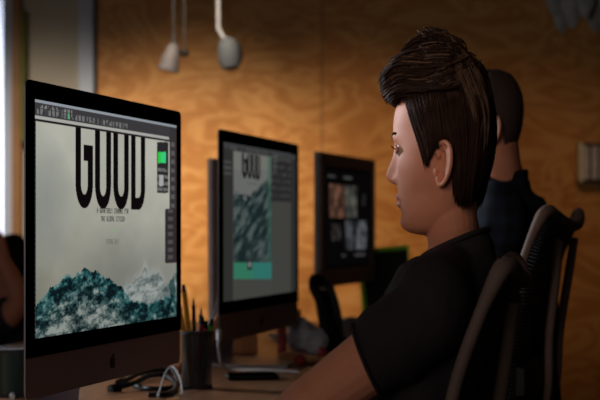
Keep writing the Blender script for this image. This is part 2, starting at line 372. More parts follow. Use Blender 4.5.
def paint1(PX, PY, u, v, z):
    img = np.zeros(u.shape+(3,))
    n = fbm(u*4, v*4, 1, 4); n2 = fbm(u*17+v*4, v*17+u*7, 5, 6, .74); n3 = fbm(u*60, v*44, 11, 4, .8)
    base = lerp(v, [0, .15, .5, .75, 1], [178, 184, 172, 140, 125])
    for i, off in enumerate((0, 0, -12)): img[..., i] = base+off*1.0+(n-.5)*34
    put(img, np.clip(1-((u-.02)/.22)**2-((v-.42)/.32)**2, 0, 1), (120, 126, 124), .5)
    put(img, np.clip((v-.5)*2, 0, 1)*np.clip(1.2-np.abs(u-.75)*2, 0, 1), (120, 124, 126), .5)
    # the sea
    tex = fbm(u*11+v*3, v*30+u*5, 5, 6, .78); t2 = fbm(u*30, v*34, 91, 4, .75)
    # splash of foam behind, with the curl of a second wave at the right edge
    back = lerp(PX, [36, 112, 122, 130, 138, 145, 152, 159, 165, 169, 173, 177], [340, 300, 288, 284, 276, 271, 275, 272, 281, 283, 276, 262])+(fbm(u*34, v*0, 23, 4)-.5)*10
    db = PY-back; kb = np.clip((tex-.5)*2.2+(t2-.5)*1.6+.55, 0, 1)[..., None]
    cb_ = np.array((70, 84, 84))*(1-kb)+np.array((158, 164, 160))*kb
    put(img, np.exp(-(db/8)**2)*(db < 0)*np.exp(-((PX-148)/20)**2), (166, 170, 166), .6)
    img = np.where((db > 0)[..., None], cb_, img)
    curl = (db > 0) & (db < 26) & (PX > 168.5+db*.12) & (PX < 173.5+db*.10); put(img, curl, (34, 66, 66), .8)
    # the dark teal wave in front
    ridge = lerp(PX, [36, 42, 50, 57, 64, 72, 78, 86, 93, 99, 106, 112, 118, 126, 134, 145, 160, 177], [306, 298, 289, 284, 276, 277, 272, 269, 270, 272, 277, 282, 284, 293, 302, 303, 300, 292])
    ridge = ridge+(fbm(u*34, v*0, 21, 4)-.5)*9
    dpt = PY-ridge; base = np.interp(dpt, [0, 8, 24, 45, 70], [.34, .24, .38, .56, .62])
    k = np.clip((tex-.5)*1.9+(t2-.5)*2.0+base, 0, 1)[..., None]
    teal = np.exp(-(dpt/26)**2)[..., None]
    dark = np.array((10, 24, 28)); mid = np.array((34, 88, 90))*teal+np.array((74, 88, 86))*(1-teal); hi = np.array((146, 152, 146))
    cf = np.where(k < .5, dark+(mid-dark)*k*2, mid+(hi-mid)*(k*2-1))
    img = np.where((dpt > 0)[..., None], cf, img)
    put(img, (dpt > 0) & (dpt < 2.2) & (t2 > .48), (120, 150, 148), .5)
    E = lambda p: u_of(PX, u, p)
    good_letters(img, u, 1.2005, 1.0795, z, [(E(75.5), E(93)), (E(95), E(111)), (E(113.3), E(128.8)), (E(131), E(145.2))])
    text(img, 'A QUARTERLY JOURNAL FOR', E(97), E(128.5), .444, .470, u, v, (44, 44, 42), 1)
    text(img, 'THE GLOBAL CITIZEN', E(101), E(125), .482, .508, u, v, (44, 44, 42), 1)
    text(img, 'SPRING 2017', E(106), E(119), .590, .612, u, v, (96, 96, 92), .7)
    put(img, (np.abs(u-E(114.5)) < .012) & (np.abs(v-.548) < .008), (140, 176, 128), .6)
    # menu bar, tool bar, rulers
    put(img, z > 1.2020, (62, 60, 62)); put(img, z > 1.2268, (150, 156, 164))
    put(img, (z < 1.2080) & (z > 1.2032) & (u < E(169)), (176, 176, 170)); put(img, (z < 1.2032) & (z > 1.2005), (30, 28, 30))
    dots = ((np.floor(u*130) % 3) > 0) & (n3 > .46)
    put(img, (z > 1.2195) & (z < 1.2245) & (u > .03) & (u < .22) & dots, (150, 150, 150), .8)
    put(img, (z > 1.2100) & (z < 1.2180) & (u > .01) & (u < .60) & dots, (140, 142, 142), .7)
    put(img, (z > 1.2100) & (z < 1.2180) & (np.abs(u-.20) < .006), (90, 200, 130), .8)
    put(img, (z < 1.2032) & (u < E(36)), (46, 44, 46)); put(img, (z < 1.2) & (u < E(35.2)) & (np.floor(v*90) % 2 == 0), (150, 150, 146), .7)
    col = (u > E(169.5)) & (z < 1.2268) & (PY < 263); put(img, col, (58, 54, 56))
    put(img, col & (u > E(171)) & (u < E(174.5)) & (np.floor(v*44) % 2 == 0) & (z < 1.2), (120, 116, 116), .6)
    q = (u > E(157)) & (u < E(168.3)) & (PY > 142) & (PY < 193); put(img, q, (44, 42, 44))
    put(img, (u > E(158)) & (u < E(166)) & (PY > 152) & (PY < 163), (60, 210, 130))
    put(img, (u > E(158)) & (u < E(161)) & (PY > 152) & (PY < 163), (50, 205, 70))
    put(img, q & (PY > 166) & (np.floor(v*60) % 2 == 0) & (n3 > .4), (140, 140, 138), .7)
    put(img, q & (PY > 175) & (PY < 186) & (u > E(159)) & (u < E(163.5)), (170, 172, 170))
    q = (u > E(165)) & (u < E(176.5)) & (PY > 209) & (PY < 263); put(img, q, (50, 44, 46))
    put(img, q & (u > E(168)) & (u < E(173)) & (np.floor(v*50) % 2 == 0), (104, 98, 98), .6)
    return np.clip(img*.94, 0, 255)
def u_of(PX, u, p):                                    # page coordinate of a vertical line on the display
    return float(np.interp(p, PX[PX.shape[0]//2], u[0]))
def paint2(PX, PY, u, v, z):
    img = np.zeros(u.shape+(3,)); E = lambda p: u_of(PX, u, p)
    n2 = fbm(u*16+v*6, v*26+u*16, 31, 5, .7); n3 = fbm(u*50, v*40, 41, 3)
    put(img, np.ones_like(u, bool), (74, 74, 70))
    put(img, u < E(233), (54, 54, 52)); put(img, z > 1.2155, (58, 58, 58)); put(img, z > 1.2270, (76, 78, 80))
    page = (u > E(233.5)) & (u < E(271.5)) & (z < 1.215)
    Zp = lambda y, x: 0
    put(img, page, (128, 128, 122))
    pu = (u-E(233.5))/(E(268)-E(233.5)); 
    sea = page & (PY > 190+8*np.sin(pu*5)+(n3-.5)*16)
    fo = np.clip((n2-.45)*5, 0, 1)[..., None]*np.array((92, 104, 102))+(1-np.clip((n2-.45)*5, 0, 1))[..., None]*np.array((28, 44, 46))
    img = np.where(sea[..., None], fo, img)
    put(img, page & (PY > 170) & ~sea, (112, 116, 114), .6)
    good_letters(img, u, 1.214, 1.159, z, [(E(242), E(247.1)), (E(247.4), E(251.8)), (E(252.1), E(256.1)), (E(256.4), E(260.2))], (8, 6, 7), .36)
    text(img, 'THE GLOBAL', E(247), E(256), .235, .250, u, v, (60, 60, 60), .7)
    put(img, page & (u > E(267.5)), (70, 112, 96), .6)
    put(img, page & (PY > 262.5), (58, 132, 104)); put(img, page & (PY > 262.5) & (pu > .55), (52, 128, 118))
    put(img, (u > E(247.5)) & (u < E(252)) & (PY > 259) & (PY < 270), (46, 48, 48)); put(img, (u > E(248.5)) & (u < E(251)) & (PY > 262) & (PY < 267), (140, 142, 140))
    put(img, page & (PY > 279), (76, 76, 72))
    q = (u > E(271)) & (u < E(291)) & (z < 1.212) & (PY < 202); put(img, q, (48, 47, 47))
    put(img, q & (np.floor(v*60) % 3 == 0) & (n3 > .5), (96, 96, 98), .6)
    put(img, u > E(291), (50, 50, 50)); put(img, (u > E(273)) & (u < E(276.5)) & (PY < 172) & (PY > 155) & (np.floor(v*60) % 2 == 0), (104, 108, 112), .7)
    put(img, (u < E(231.5)) & (z < 1.2) & (PY < 176) & (np.floor(v*54) % 2 == 0), (92, 92, 90), .7)
    put(img, (z < 1.2255) & (z > 1.218) & (n3 > .52), (92, 92, 94), .7)
    return np.clip(img*.84, 0, 255)
def paint3(PX, PY, u, v, z):
    img = np.zeros(u.shape+(3,)); n = fbm(u*14, v*9, 61, 4, .7)
    put(img, np.ones_like(u, bool), (9, 7, 8))
    def pic(u0, u1, v0, v1, c, c2):
        m = (u > u0) & (u < u1) & (v > v0) & (v < v1); k = np.clip((n-.35)*3, 0, 1)[..., None]
        cc = np.array(c)*(1-k)+np.array(c2)*k; img[m] = cc[m]
    pic(.08, .40, .16, .50, (60, 40, 32), (156, 108, 84)); pic(.42, .68, .16, .50, (44, 46, 44), (120, 118, 108))
    pic(.42, .62, .53, .84, (40, 42, 46), (108, 112, 116)); pic(.66, .90, .53, .84, (30, 32, 36), (140, 146, 152))
    pic(.12, .34, .56, .74, (10, 9, 9), (70, 66, 64)); pic(.80, .87, .24, .36, (10, 10, 10), (100, 100, 98))
    put(img, (np.abs(v-.08) < .012) & (u > .05) & (u < .2), (120, 120, 120), .7)
    put(img, (np.abs(v-.08) < .012) & (u > .38) & (u < .56), (140, 140, 140), .7)
    put(img, (np.abs(v-.90) < .012) & (u > .62) & (u < .86), (130, 130, 130), .7); put(img, (np.abs(v-.90) < .01) & (u > .34) & (u < .42), (130, 130, 130), .6)
    return img*.72

ANG = math.atan2(.628, .1677)
APPLE = [(0, .30), (.10, .36), (.25, .40), (.40, .33), (.50, .22), (.40, .12), (.36, -.02), (.40, -.16), (.53, -.26), (.45, -.45), (.32, -.62), (.20, -.66), (.08, -.61), (0, -.59), (-.08, -.61), (-.20, -.66), (-.34, -.60), (-.46, -.42), (-.54, -.18), (-.54, .08), (-.46, .26), (-.32, .37), (-.16, .38)]
LEAF = [(0, .44), (.02, .62), (.12, .76), (.26, .82), (.25, .66), (.15, .52)]
def imac(p_left, p_right, label, paint, nx, ny, group):
    c = (Vector(p_left)+Vector(p_right))/2
    ax = Vector(p_right)-Vector(p_left); ang = math.atan2(ax.y, ax.x)
    r = empty('desktop_computer', (c.x, c.y, DESKZ), ang, label, 'computer', group)
    W_, H_, CH = .65, .388, .0587; top = .516; gz = top-H_/2; bot = top-H_-CH
    body = MB(); full = rrect(W_, H_+CH, .011, 6, 0, (top+bot)/2)
    def ring(s, y): 
        cz = (top+bot)/2; return [((x)*s, y, cz+(z-cz)*s) for x, z in full]
    body.rings([ring(1, .0012), ring(1, .0035), ring(.97, .006), ring(.88, .014), ring(.72, .026), ring(.45, .036), ring(.2, .040)])
    body.build('enclosure', M['alu'], r, True, 30)
    gp = rrect(W_, H_, .011, 6, 0, gz)
    # black glass front, its lower edge straight
    gp = [(x, max(z, top-H_)) if z > top-H_+.02 else (math.copysign(W_/2, x), top-H_) if z < top-H_+.0001 and abs(x) > W_/2-.013 else (x, z) for x, z in gp]
    lo = [(-W_/2, top-H_), (W_/2, top-H_)]
    up = [p for p in gp if p[1] > gz]
    MB().prism(up+lo, -.0008, .0012).build('glass_panel', M['glass_black'], r)
    screen_mesh('screen', .597, .336, nx, ny, -.0012, top-.026-.168, paint, r, (c.x, c.y, DESKZ), ang)
    lg = MB(); k = .0155; cz = top-H_-CH/2
    lg.prism([(x*k, cz-.001+z*k) for x, z in APPLE], -.0004, .0013); lg.prism([(x*k, cz-.001+z*k) for x, z in LEAF], -.0004, .0013)
    lg.build('logo', M['black'], r)
    s = MB(); prof = [(.036, .30), (.06, .22), (.085, .12), (.10, .04), (.103, .012), (.098, .004), (.08, .003), (-.085, .003)]
    R = []
    for i, (y, z) in enumerate(prof):
        a = Vector(prof[max(i-1, 0)]); b = Vector(prof[min(i+1, len(prof)-1)]); t = (b-a).normalized(); nrm = Vector((-t.y, t.x))*.003
        hw = .098 if i > 4 else .085+.003*i
        R.append([(-hw, y+nrm.x, z+nrm.y), (hw, y+nrm.x, z+nrm.y), (hw, y-nrm.x, z-nrm.y), (-hw, y-nrm.x, z-nrm.y)])
    s.rings(R).build('stand', M['alu'], r)
    return r
ASP = .597
imac((-.3790, 2.204), (-.2127, 2.830), 'large aluminium desktop computer nearest the camera showing a GOOD poster over teal waves', paint1, 520, 292, None)
imac((-.168, 3.317), (-.005, 3.942), 'second aluminium desktop computer back, showing a small GOOD page with a green band', paint2, 420, 236, None)

# third: matte grey monitor
M3B = mat('warm grey plastic', (140, 124, 122), .6, 0, .08, 60, spec=.3)
c = (P(321, 228, 4.37)+P(375, 228, 4.90))/2; ax = P(375, 228, 4.90)-P(321, 228, 4.37); ang = math.atan2(ax.y, ax.x); W3 = ax.length
mon = empty('monitor', (c.x, c.y, DESKZ), ang, 'dark grey framed flat monitor with photo thumbnails on a black page', 'monitor')
top = 1.05+76*4.37/FPX-DESKZ; H3 = .372; cz = top-H3/2
fm = MB()
b_, bb = .036, .05
fm.box((0, .004, top-b_/2), (W3, .010, b_), bev=.002); fm.box((0, .004, top-H3+bb/2), (W3, .010, bb), bev=.002)
fm.box((-W3/2+b_/2, .004, cz), (b_, .010, H3-.02), bev=.002); fm.box((W3/2-b_/2, .004, cz), (b_, .010, H3-.02), bev=.002)
fm.build('bezel', M3B, mon)
MB().box((.0, .034, cz), (W3-.38, .05, H3-.12), bev=.012).build('housing', M['grey_side'], mon)
MB().box((-.001, .014, cz), (W3+.006, .011, H3+.004), bev=.002).build('rear_rim', M['grey_side'], mon)
MB().box((0, .0055, cz+.007), (W3-2*b_+.004, .007, H3-b_-bb+.004)).build('glass', M['glass_black'], mon)
screen_mesh('screen', W3-2*b_-.02, H3-b_-bb-.012, 200, 130, .0012, cz+.007, paint3, mon, (c.x, c.y, DESKZ), ang)
sd = MB(); sd.box((0, .07, .16), (.07, .03, .30), bev=.005); sd.box((0, .055, .29), (.06, .05, .05)); sd.build('stand', M3B, mon)
MB().lathe([(.0, 0), (.12, 0), (.12, .008), (.05, .014), (0, .014)], (0, .05, 0)).build('stand_base', M['dark_grey'], mon, True)

# pale board standing behind the second computer
pb = P(212, 230, 4.1)
pale = empty('foam_board', (pb.x+.004, 4.15, DESKZ), math.radians(82), 'pale grey upright board just left of the second computer', 'board')
MB().box((.0, 0, .245), (.12, .012, .49), rot=Matrix.Rotation(math.radians(-2), 3, 'Y').to_quaternion(), bev=.002).build('panel', mat('pale board', (236, 232, 240), .7), pale)
MB().box((-.04, -.02, .006), (.03, .10, .012), bev=.002).build('foot', M['white'], pale)
MB().box((.04, -.02, .006), (.03, .10, .012), bev=.002).build('foot', M['white'], pale)

# ------------------------------------------------------------------ people
S_X = .77
def head_rows():
    # height, front, back, half width
    return np.array([(-.090, .050, .018, .012), (-.087, .070, .004, .027), (-.0825, .082, -.008, .036), (-.075, .0885, -.020, .0435), (-.065, .0895, -.030, .0495), (-.050, .0905, -.040, .0545), (-.030, .0940, -.052, .0595),
        (-.010, .0945, -.062, .0630), (.015, .0955, -.070, .0655), (.040, .1010, -.074, .0670), (.065, .1020, -.073, .0660), (.088, .094, -.067, .060), (.106, .074, -.055, .049), (.118, .046, -.038, .034), (.1245, .015, -.012, .013)])
HR = head_rows()
def catm(zq, col):
    z = HR[:, 0]; y = HR[:, col]
    m = np.gradient(y, z); i = np.clip(np.searchsorted(z, zq)-1, 0, len(z)-2); h = z[i+1]-z[i]; t = (zq-z[i])/h
    t = np.clip(t, 0, 1)
    return (2*t**3-3*t**2+1)*y[i]+(t**3-2*t**2+t)*h*m[i]+(-2*t**3+3*t**2)*y[i+1]+(t**3-t**2)*h*m[i+1]
def head_pt(th, z, grow=0, feat=True, male=False):
    """th = 0 at the face, pi/2 at the near ear; returns lateral X, forward Y, up Z"""
    yf, yb, hw = catm(z, 1), catm(z, 2), catm(z, 3)
    mid = np.interp(z, [-.092, -.086, -.075, -.060, -.035], [.036, .034, .026, .014, .005])
    c = np.cos(th); s = np.sin(th)
    Y = np.where(c > 0, mid+(yf-mid)*np.sign(c)*np.abs(c)**.92, mid+(mid-yb)*c); X = hw*np.sign(s)*np.abs(s)**.95
    # slightly flat cheeks
    if feat:
        front = (c > 0)
        g = lambda x0, z0, sx, sz: np.exp(-((np.abs(X)-x0)/sx)**2-((z-z0)/sz)**2)
        d = np.zeros_like(X)
        nose = np.interp(z, [-.026, -.021, -.0175, -.012, -.006, .004, .016, .027, .036, .05], [0, .003, .016, .0245, .0270, .0215, .0135, .0070, .0035, 0])
        nw = np.interp(z, [-.02, -.006, .01, .035], [.0085, .0085, .0068, .0062])
        d += nose*np.exp(-(np.abs(X)/nw)**2.4)
        d += .0085*g(.0125, -.013, .0055, .0065)
        d += -.0085*g(.030, .027, .013, .0095); d += -.003*g(.012, .031, .008, .009)
        d += .0035*g(.026, .043, .020, .007); d += .0035*g(.040, .004, .016, .016)
        d += .0055*np.exp(-(X/.017)**2-((z+.0375)/.0055)**2); d += .0060*np.exp(-(X/.015)**2-((z+.0475)/.0050)**2)
        d += -.0035*np.exp(-(X/.020)**2-((z+.0425)/.0018)**2)
        d += .0035*np.exp(-(X/.022)**2-((z+.043)/.016)**2)
        d += -.0030*np.exp(-(X/.020)**2-((z+.058)/.006)**2); d += .0040*np.exp(-(X/.018)**2-((z+.073)/.010)**2)
        d += -.002*np.exp(-((np.abs(X)-.028)/.006)**2-((z+.030)/.014)**2)
        Y = Y+np.where(front, d, 0)
        # temples and the hollow under the cheekbone
        X = X-np.sign(X)*.003*np.exp(-((Y-.055)/.03)**2-((z-.05)/.02)**2)-np.sign(X)*.004*np.exp(-((Y-.045)/.03)**2-((z+.035)/.02)**2)
    if grow:
        nx = X/np.maximum(hw, .01); ny = (Y-mid)/np.maximum((yf-yb)/2, .01); l = np.sqrt(nx**2+ny**2)+1e-6
        k = np.clip((.135-z)/.06, .25, 1)
        X = X+grow*nx/l*k; Y = Y+grow*ny/l*k
    return X, Y, z
def head_mb(feat=True, nth=220, nz=200, grow=0):
    th = np.linspace(-PI, PI, nth, endpoint=False); tt = np.linspace(0, 1, nz)
    # denser rows around the face
    zs = HR[0, 0]+(HR[-1, 0]-HR[0, 0])*tt
    th = th-.45*np.sin(th)                                 # denser at the face
    R = []
    for z in zs:
        X, Y, Z = head_pt(th, np.full_like(th, z), grow, feat); R.append(list(zip(X, Y, Z)))
    return MB().rings(R)
def ear_mb(side):
    e = MB()
    hx = [(-.004, .016), (.002, .026), (-.004, .034), (-.015, .036), (-.024, .030), (-.027, .016), (-.024, .0), (-.017, -.012), (-.009, -.019), (-.002, -.018), (.001, -.010)]
    pts = smoothpath([(0, y*.95, z) for y, z in hx], 5)
    out = []
    for p in pts:
        flare = max(0, -p.y)*.55
        out.append((.0035+flare, p.y, p.z))
    e.tube(out, [.0034]*len(out), 8)
    e.tube([(o[0]-.003-.0*i, o[1]*.62-.004, o[2]*.66+.003) for i, o in enumerate(out[10:36])], .0028, 8)
    # thin shell joining them
    n = len(out); ctr = Vector((-.002, -.009, .004))
    pl = [Vector(o)+Vector((-.0035, 0, 0)) for o in out]
    R1 = [p for p in pl]; R2 = [p+Vector((-.003, 0, 0)) for p in pl]
    k = len(e.v); e.v += [tuple(p) for p in R1]+[tuple(ctr)]+[tuple(p) for p in R2]+[tuple(ctr+Vector((-.006, 0, 0)))]
    for i in range(n):
        j = (i+1) % n
        e.f += [(k+i, k+j, k+n), (k+n+1+j, k+n+1+i, k+2*n+1), (k+j, k+i, k+n+1+i, k+n+1+j)]
    e.ball((.002, -.004, -.0165), (.004, .0065, .008), 12)     # lobe
    e.ball((.001, .003, -.002), (.0035, .004, .006), 10)       # tragus
    base = .067
    e.v = [((base-.003+x)*side, y*1.12+.003, z-.005) for x, y, z in e.v]
    return e
class Person:
    """builds in true proportion around a head origin, then narrows across the view to the picture's proportion"""
    def __init__(s, px, py, depth, face_deg, label, sx=S_X, pitch=0):
        s.o = P(px, py, depth); s.sx = sx
        a = math.radians(face_deg); s.d = Vector((-math.cos(a), math.sin(a), 0)); s.n = Vector((-math.sin(a), -math.cos(a), 0))
        p = math.radians(pitch); u = Vector((0, 0, 1)); s.fw = s.d*math.cos(p)+u*math.sin(p); s.up = u*math.cos(p)-s.d*math.sin(p)
        s.root = empty('person', (s.o.x, s.o.y, 0), 0, label, 'person')
    def H(s, X, Y, Z): return s.n*X+s.fw*Y+s.up*Z           # head frame to build space
    def Wp(s, px, py, dep):                                  # view point to build space
        q = P(px, py, dep)-s.o; return Vector((q.x/s.sx, q.y, q.z))
    def fin(s, p): return Vector((p[0]*s.sx, p[1], p[2]+s.o.z))
    def headify(s, mb):
        mb.v = [tuple(s.H(*v)) for v in mb.v]; return mb
    def done(s, mb): mb.v = [tuple(s.fin(v)) for v in mb.v]; return mb
    def post(s):
        def f(co, nr):
            co = co.copy(); co[:, 0] *= s.sx; co[:, 2] += s.o.z; return co
        return f
def merge(*mbs):
    r = MB()
    for m in mbs: r.add(m.v, m.f)
    return r
def hand_mb(w0, fdir, up, side=1, curl=.35, s=1.0):
    """palm with five fingers; w0 wrist, fdir finger direction, up back of the hand"""
    f = Vector(fdir).normalized(); u = (Vector(up)-f*Vector(up).dot(f)).normalized(); l = f.cross(u)*side
    m = MB(); w0 = Vector(w0)
    m.tube([w0-f*.01, w0+f*.02*s, w0+f*.055*s, w0+f*.085*s], [.026*s, .034*s, .040*s, .036*s], 14, flat=.42, up=u)
    for i, (off, ln) in enumerate(((-.030, .066), (-.010, .076), (.010, .071), (.029, .056))):
        b = w0+f*.075*s+l*off*s; pts = [b]; d_ = f.copy(); seg = ln*s/3
        for k in range(3):
            d_ = (d_-u*curl*(.5+k*.35)).normalized(); pts.append(pts[-1]+d_*seg*(1.15-.15*k))
        m.tube(smoothpath(pts, 3), [.0088*s]*4+[.008*s]*3+[.0072*s]*2+[.005*s], 8)
    b = w0+f*.02*s-l*.028*s
    m.tube(smoothpath([b, b+(f*.6-l*.8)*.03*s, b+(f*.9-l*.75)*.055*s-u*.008, b+(f*1.2-l*.6)*.072*s-u*.014], 3), [.013*s]*3+[.011*s]*3+[.0095*s]*3+[.006*s], 8)
    return m
def body_mb(p, neck, torso, arms, legs):
    m = MB(); m.tube(smoothpath([q[0] for q in neck], 4), np.interp(np.linspace(0, len(neck)-1, (len(neck)-1)*4+1), range(len(neck)), [q[1] for q in neck]), 24)
    for ch in torso+arms+legs:
        pts = smoothpath([q[0] for q in ch], 5); rad = np.interp(np.linspace(0, len(ch)-1, len(pts)), range(len(ch)), [q[1] for q in ch])
        m.tube(pts, rad, 18); m.ball(ch[0][0], ch[0][1]*.99, 14); m.ball(ch[-1][0], ch[-1][1]*.99, 14)
    return m

# ---- the woman
wo = Person(451, 168, 2.14, 24, 'woman with short dark quiffed hair in a black T-shirt sitting at the desk', pitch=-1)
W_ = wo.Wp
nb = W_(454, 246, 2.15)                                    # base of the neck
a20 = math.radians(22); td = Vector((-math.cos(a20), math.sin(a20), 0)); tn = Vector((-math.sin(a20), -math.cos(a20), 0))
sh = W_(434, 316, 1.985); el = W_(303, 409, 2.02); wr = W_(284, 424, 2.25)
hips = W_(400, 228+(1.05-.52)*FPX/2.15, 2.15)
shf = nb-tn*.165+Vector((0, 0, -.075)); elf = shf+td*.12-tn*.02+Vector((0, 0, -.24)); wrf = elf+td*.22+tn*.03+Vector((0, 0, .0))
elf.z = max(elf.z, DESKZ+.04-wo.o.z) ; wrf = Vector((elf.x, elf.y, 0))+td*.22; wrf.z = DESKZ+.03-wo.o.z
neck = [(wo.H(0, .006, -.045), .050), (wo.H(0, .000, -.075), .0455), (nb+Vector((.0, 0, .012)), .0465), (nb+Vector((.012, 0, -.04)), .075)]
torso = [[(nb+Vector((.01, 0, -.05)), .06), ((nb+hips)/2, .085), (hips, .10)], [(sh+(nb-sh)*.0, .048), (nb+Vector((0, 0, -.06)), .055), (shf, .05)]]
kn = hips+td*.42+tn*.10+Vector((0, 0, -.02)); kf = hips+td*.42-tn*.10+Vector((0, 0, -.02)); fl = .06-wo.o.z
legs = [[(hips+tn*.08, .075), (kn, .052), (Vector((kn.x, kn.y, fl)), .035)], [(hips-tn*.08, .075), (kf, .052), (Vector((kf.x, kf.y, fl)), .035)]]
arms = [[(sh, .047), (sh.lerp(el, .5), .0445), (sh.lerp(el, .85), .0385), (el, .037), (el.lerp(wr, .3), .038), (wr, .026)], [(shf, .047), (elf, .036), (elf.lerp(wrf, .3), .036), (wrf, .025)]]
hd = wo.headify(head_mb())
ears = wo.headify(merge(ear_mb(1), ear_mb(-1)))
hands = merge(hand_mb(wr, (wr-el), (0, 0, 1), 1), hand_mb(wrf, (wrf-elf), (0, 0, 1), -1))
allb = merge(hd, ears, body_mb(wo, neck, torso, arms, legs), hands)
body = remesh(allb, 'body', M['skin'], .0021, 3, wo.root, .5, wo.post())
# lips: a slightly raised coloured skin on the mouth
def lip_patch(p, m):
    mb = MB(); R = []
    for zz in np.linspace(-.0535, -.0330, 16):
        th = np.linspace(-.52, .52, 30); X, Y, Z = head_pt(th, np.full_like(th, zz), 0, True)
        wd = .024*math.sqrt(max(0.02, 1-((zz+.0430)/.0112)**2)); X2 = np.linspace(-wd, wd, 30); Y2 = np.interp(X2, X, Y)+.0009
        R.append([p.H(x, y, zz) for x, y in zip(X2, Y2)])
    n = 30; vs = [q for r in R for q in r]; fs = [(i*n+j, i*n+j+1, (i+1)*n+j+1, (i+1)*n+j) for i in range(len(R)-1) for j in range(n-1)]
    k = len(vs); back = [q-p.H(0, .004, 0) for q in vs]; fs2 = [tuple(a+k for a in f[::-1]) for f in fs]
    b = list(range(n))+[i*n+n-1 for i in range(1, len(R))]+[(len(R)-1)*n+j for j in range(n-2, -1, -1)]+[i*n for i in range(len(R)-2, 0, -1)]
    side = [(b[i], b[(i+1) % len(b)], b[(i+1) % len(b)]+k, b[i]+k) for i in range(len(b))]
    mb.add(vs+back, fs+fs2+side); p.done(mb); o = mb.build('lips', m, p.root, True, 60); return o
lip_patch(wo, M['lip'])
def eyes(p):
    for sd in (1, -1):
        Xs, Ys, _ = head_pt(np.array([.37]), np.array([.027])); ey = float(Ys[0])
        c_ = (.0305*sd, .0775, .0265)
        e = p.done(p.headify(MB().ball(c_, .0118, 18))).build('eye', M['eye_white'], p.root, True, 180)
        i_ = MB(); 
        p.done(p.headify(MB().ball((.0305*sd, .0775+.0068, .0262), (.0064, .0055, .0060), 14))).build('iris', M['iris'], e, True, 180)
        lid = MB(); arc = []
        for k in range(13):
            t = -1+2*k/12; x = .0305+t*.0150; z = .0265+.0036*(1-t*t)-(.001 if t < 0 else .0); y = .0775+math.sqrt(max(.0, .0128**2-min((x-.0305)**2, .0126**2)*.75-(z-.0265)**2*.6))
            arc.append((x*sd, y, z))
        lid.tube(arc, [.0014]+[.0027]*11+[.0014], 8)
        p.done(p.headify(lid)).build('upper_eyelid', M['skin'], p.root, True, 180)
        arc2 = [(x, y+.0012, z-.0009) for x, y, z in arc]
        ls = MB().tube(arc2, .0012, 6)
        for k in range(1, 12):
            x, y, z = arc2[k]; ls.tube([(x, y, z), (x+.001*sd, y+.004, z+.0004), (x+.002*sd, y+.0075, z+.003)], [.0005, .0004, .0001], 4)
        p.done(p.headify(ls)).build('eyelashes', M['hair'], p.root)
        lo = MB(); arc = [(x, y-.0008, -.0+.0265-.0040*(1-((abs(x)-.0305)/.0150)**2)) for x, y, z in arc]
        lo.tube(arc, .0020, 8); p.done(p.headify(lo)).build('lower_eyelid', M['skin'], p.root, True, 180)
        br = MB()
        for k in range(46):
            t = k/45; th = .17+t*.42; zz = .0415+.0065*math.sin(t*PI*.72)
            zz += random.uniform(-.0016, .0016)*(1.3-t); X, Y, Z = head_pt(np.array([th, th+.06]), np.array([zz, zz+.0022]))
            br.tube([(float(X[0])*sd, float(Y[0]), zz), (float(X[1])*sd, float(Y[1])+.001, zz+.0022)], [.0009, .0003], 4)
        p.done(p.headify(br)).build('eyebrow', M['hair'], p.root)
eyes(wo)

# hair shell on the scalp
def hairmask(Y, X, Z, male=False):
    fb = np.interp(Z, [-.06, .0, .010, .020, .045, .065, .085, .1, .13], [-.022, -.022, -.022, .030, .037, .044, .058, .10, .2] if not male else [-.03, -.03, .020, .024, .04, .062, .088, .12, .2])
    ear = ((Y+.007)/.022)**2+((Z-.003)/.031)**2 < 1
    low = Z > (-.047 if not male else -.042)
    return (Y < fb) & ~ear & low
def hair_shell(p, grow, name, m, male=False, jit=.0):
    nth, nz = 240, 150; th = np.linspace(-PI, PI, nth, endpoint=False); zs = np.linspace(-.05, .1243, nz)
    mb = MB(); P0 = []; P1 = []; mask = []
    for z in zs:
        X, Y, Z = head_pt(th, np.full_like(th, z), 0, False); mask.append(hairmask(Y, X, Z, male)); P0.append((X, Y, Z))
        k = max(0, (z-.085)/.04)
        X2, Y2, Z2 = head_pt(th, np.full_like(th, z), grow, False); P1.append((X2, Y2, Z2+grow*min(1, k)))
    mask = np.array(mask); vi = {}; vs = []; fs = []
    def vid(L, i, j):
        key = (L, i, j)
        if key not in vi:
            q = (P0 if L == 0 else P1)[i]; r = random.uniform(-jit, jit) if L else 0
            vi[key] = len(vs); s_ = 1+r/.08 if L else .97; vs.append((q[0][j]*s_, q[1][j]*s_, q[2][j]*(s_ if L else .985)))
        return vi[key]
    F = mask[:-1, :] & mask[1:, :] & np.roll(mask, -1, 1)[:-1, :] & np.roll(mask, -1, 1)[1:, :]
    for i in range(nz-1):
        for j in range(nth):
            if not F[i, j]: continue
            j2 = (j+1) % nth
            fs.append((vid(1, i, j), vid(1, i, j2), vid(1, i+1, j2), vid(1, i+1, j))); fs.append((vid(0, i, j), vid(0, i+1, j), vid(0, i+1, j2), vid(0, i, j2)))
            for (di, dj, a, b) in ((-1, 0, (i, j), (i, j2)), (1, 0, (i+1, j2), (i+1, j)), (0, -1, (i+1, j), (i, j)), (0, 1, (i, j2), (i+1, j2))):
                ii, jj = i+di, (j+dj) % nth
                if ii < 0 or ii >= nz-1 or not F[ii, jj]: fs.append((vid(1, *a), vid(0, *a), vid(0, *b), vid(1, *b)))
    top_ring1 = [vid(1, nz-1, j) for j in range(nth)]; fs.append(tuple(top_ring1))
    mb.add(vs, fs); p.done(p.headify(mb)); return mb.build(name, m, p.root, True, 180)
hs = hair_shell(wo, .0065, 'hair', M['hair'], jit=.0004)
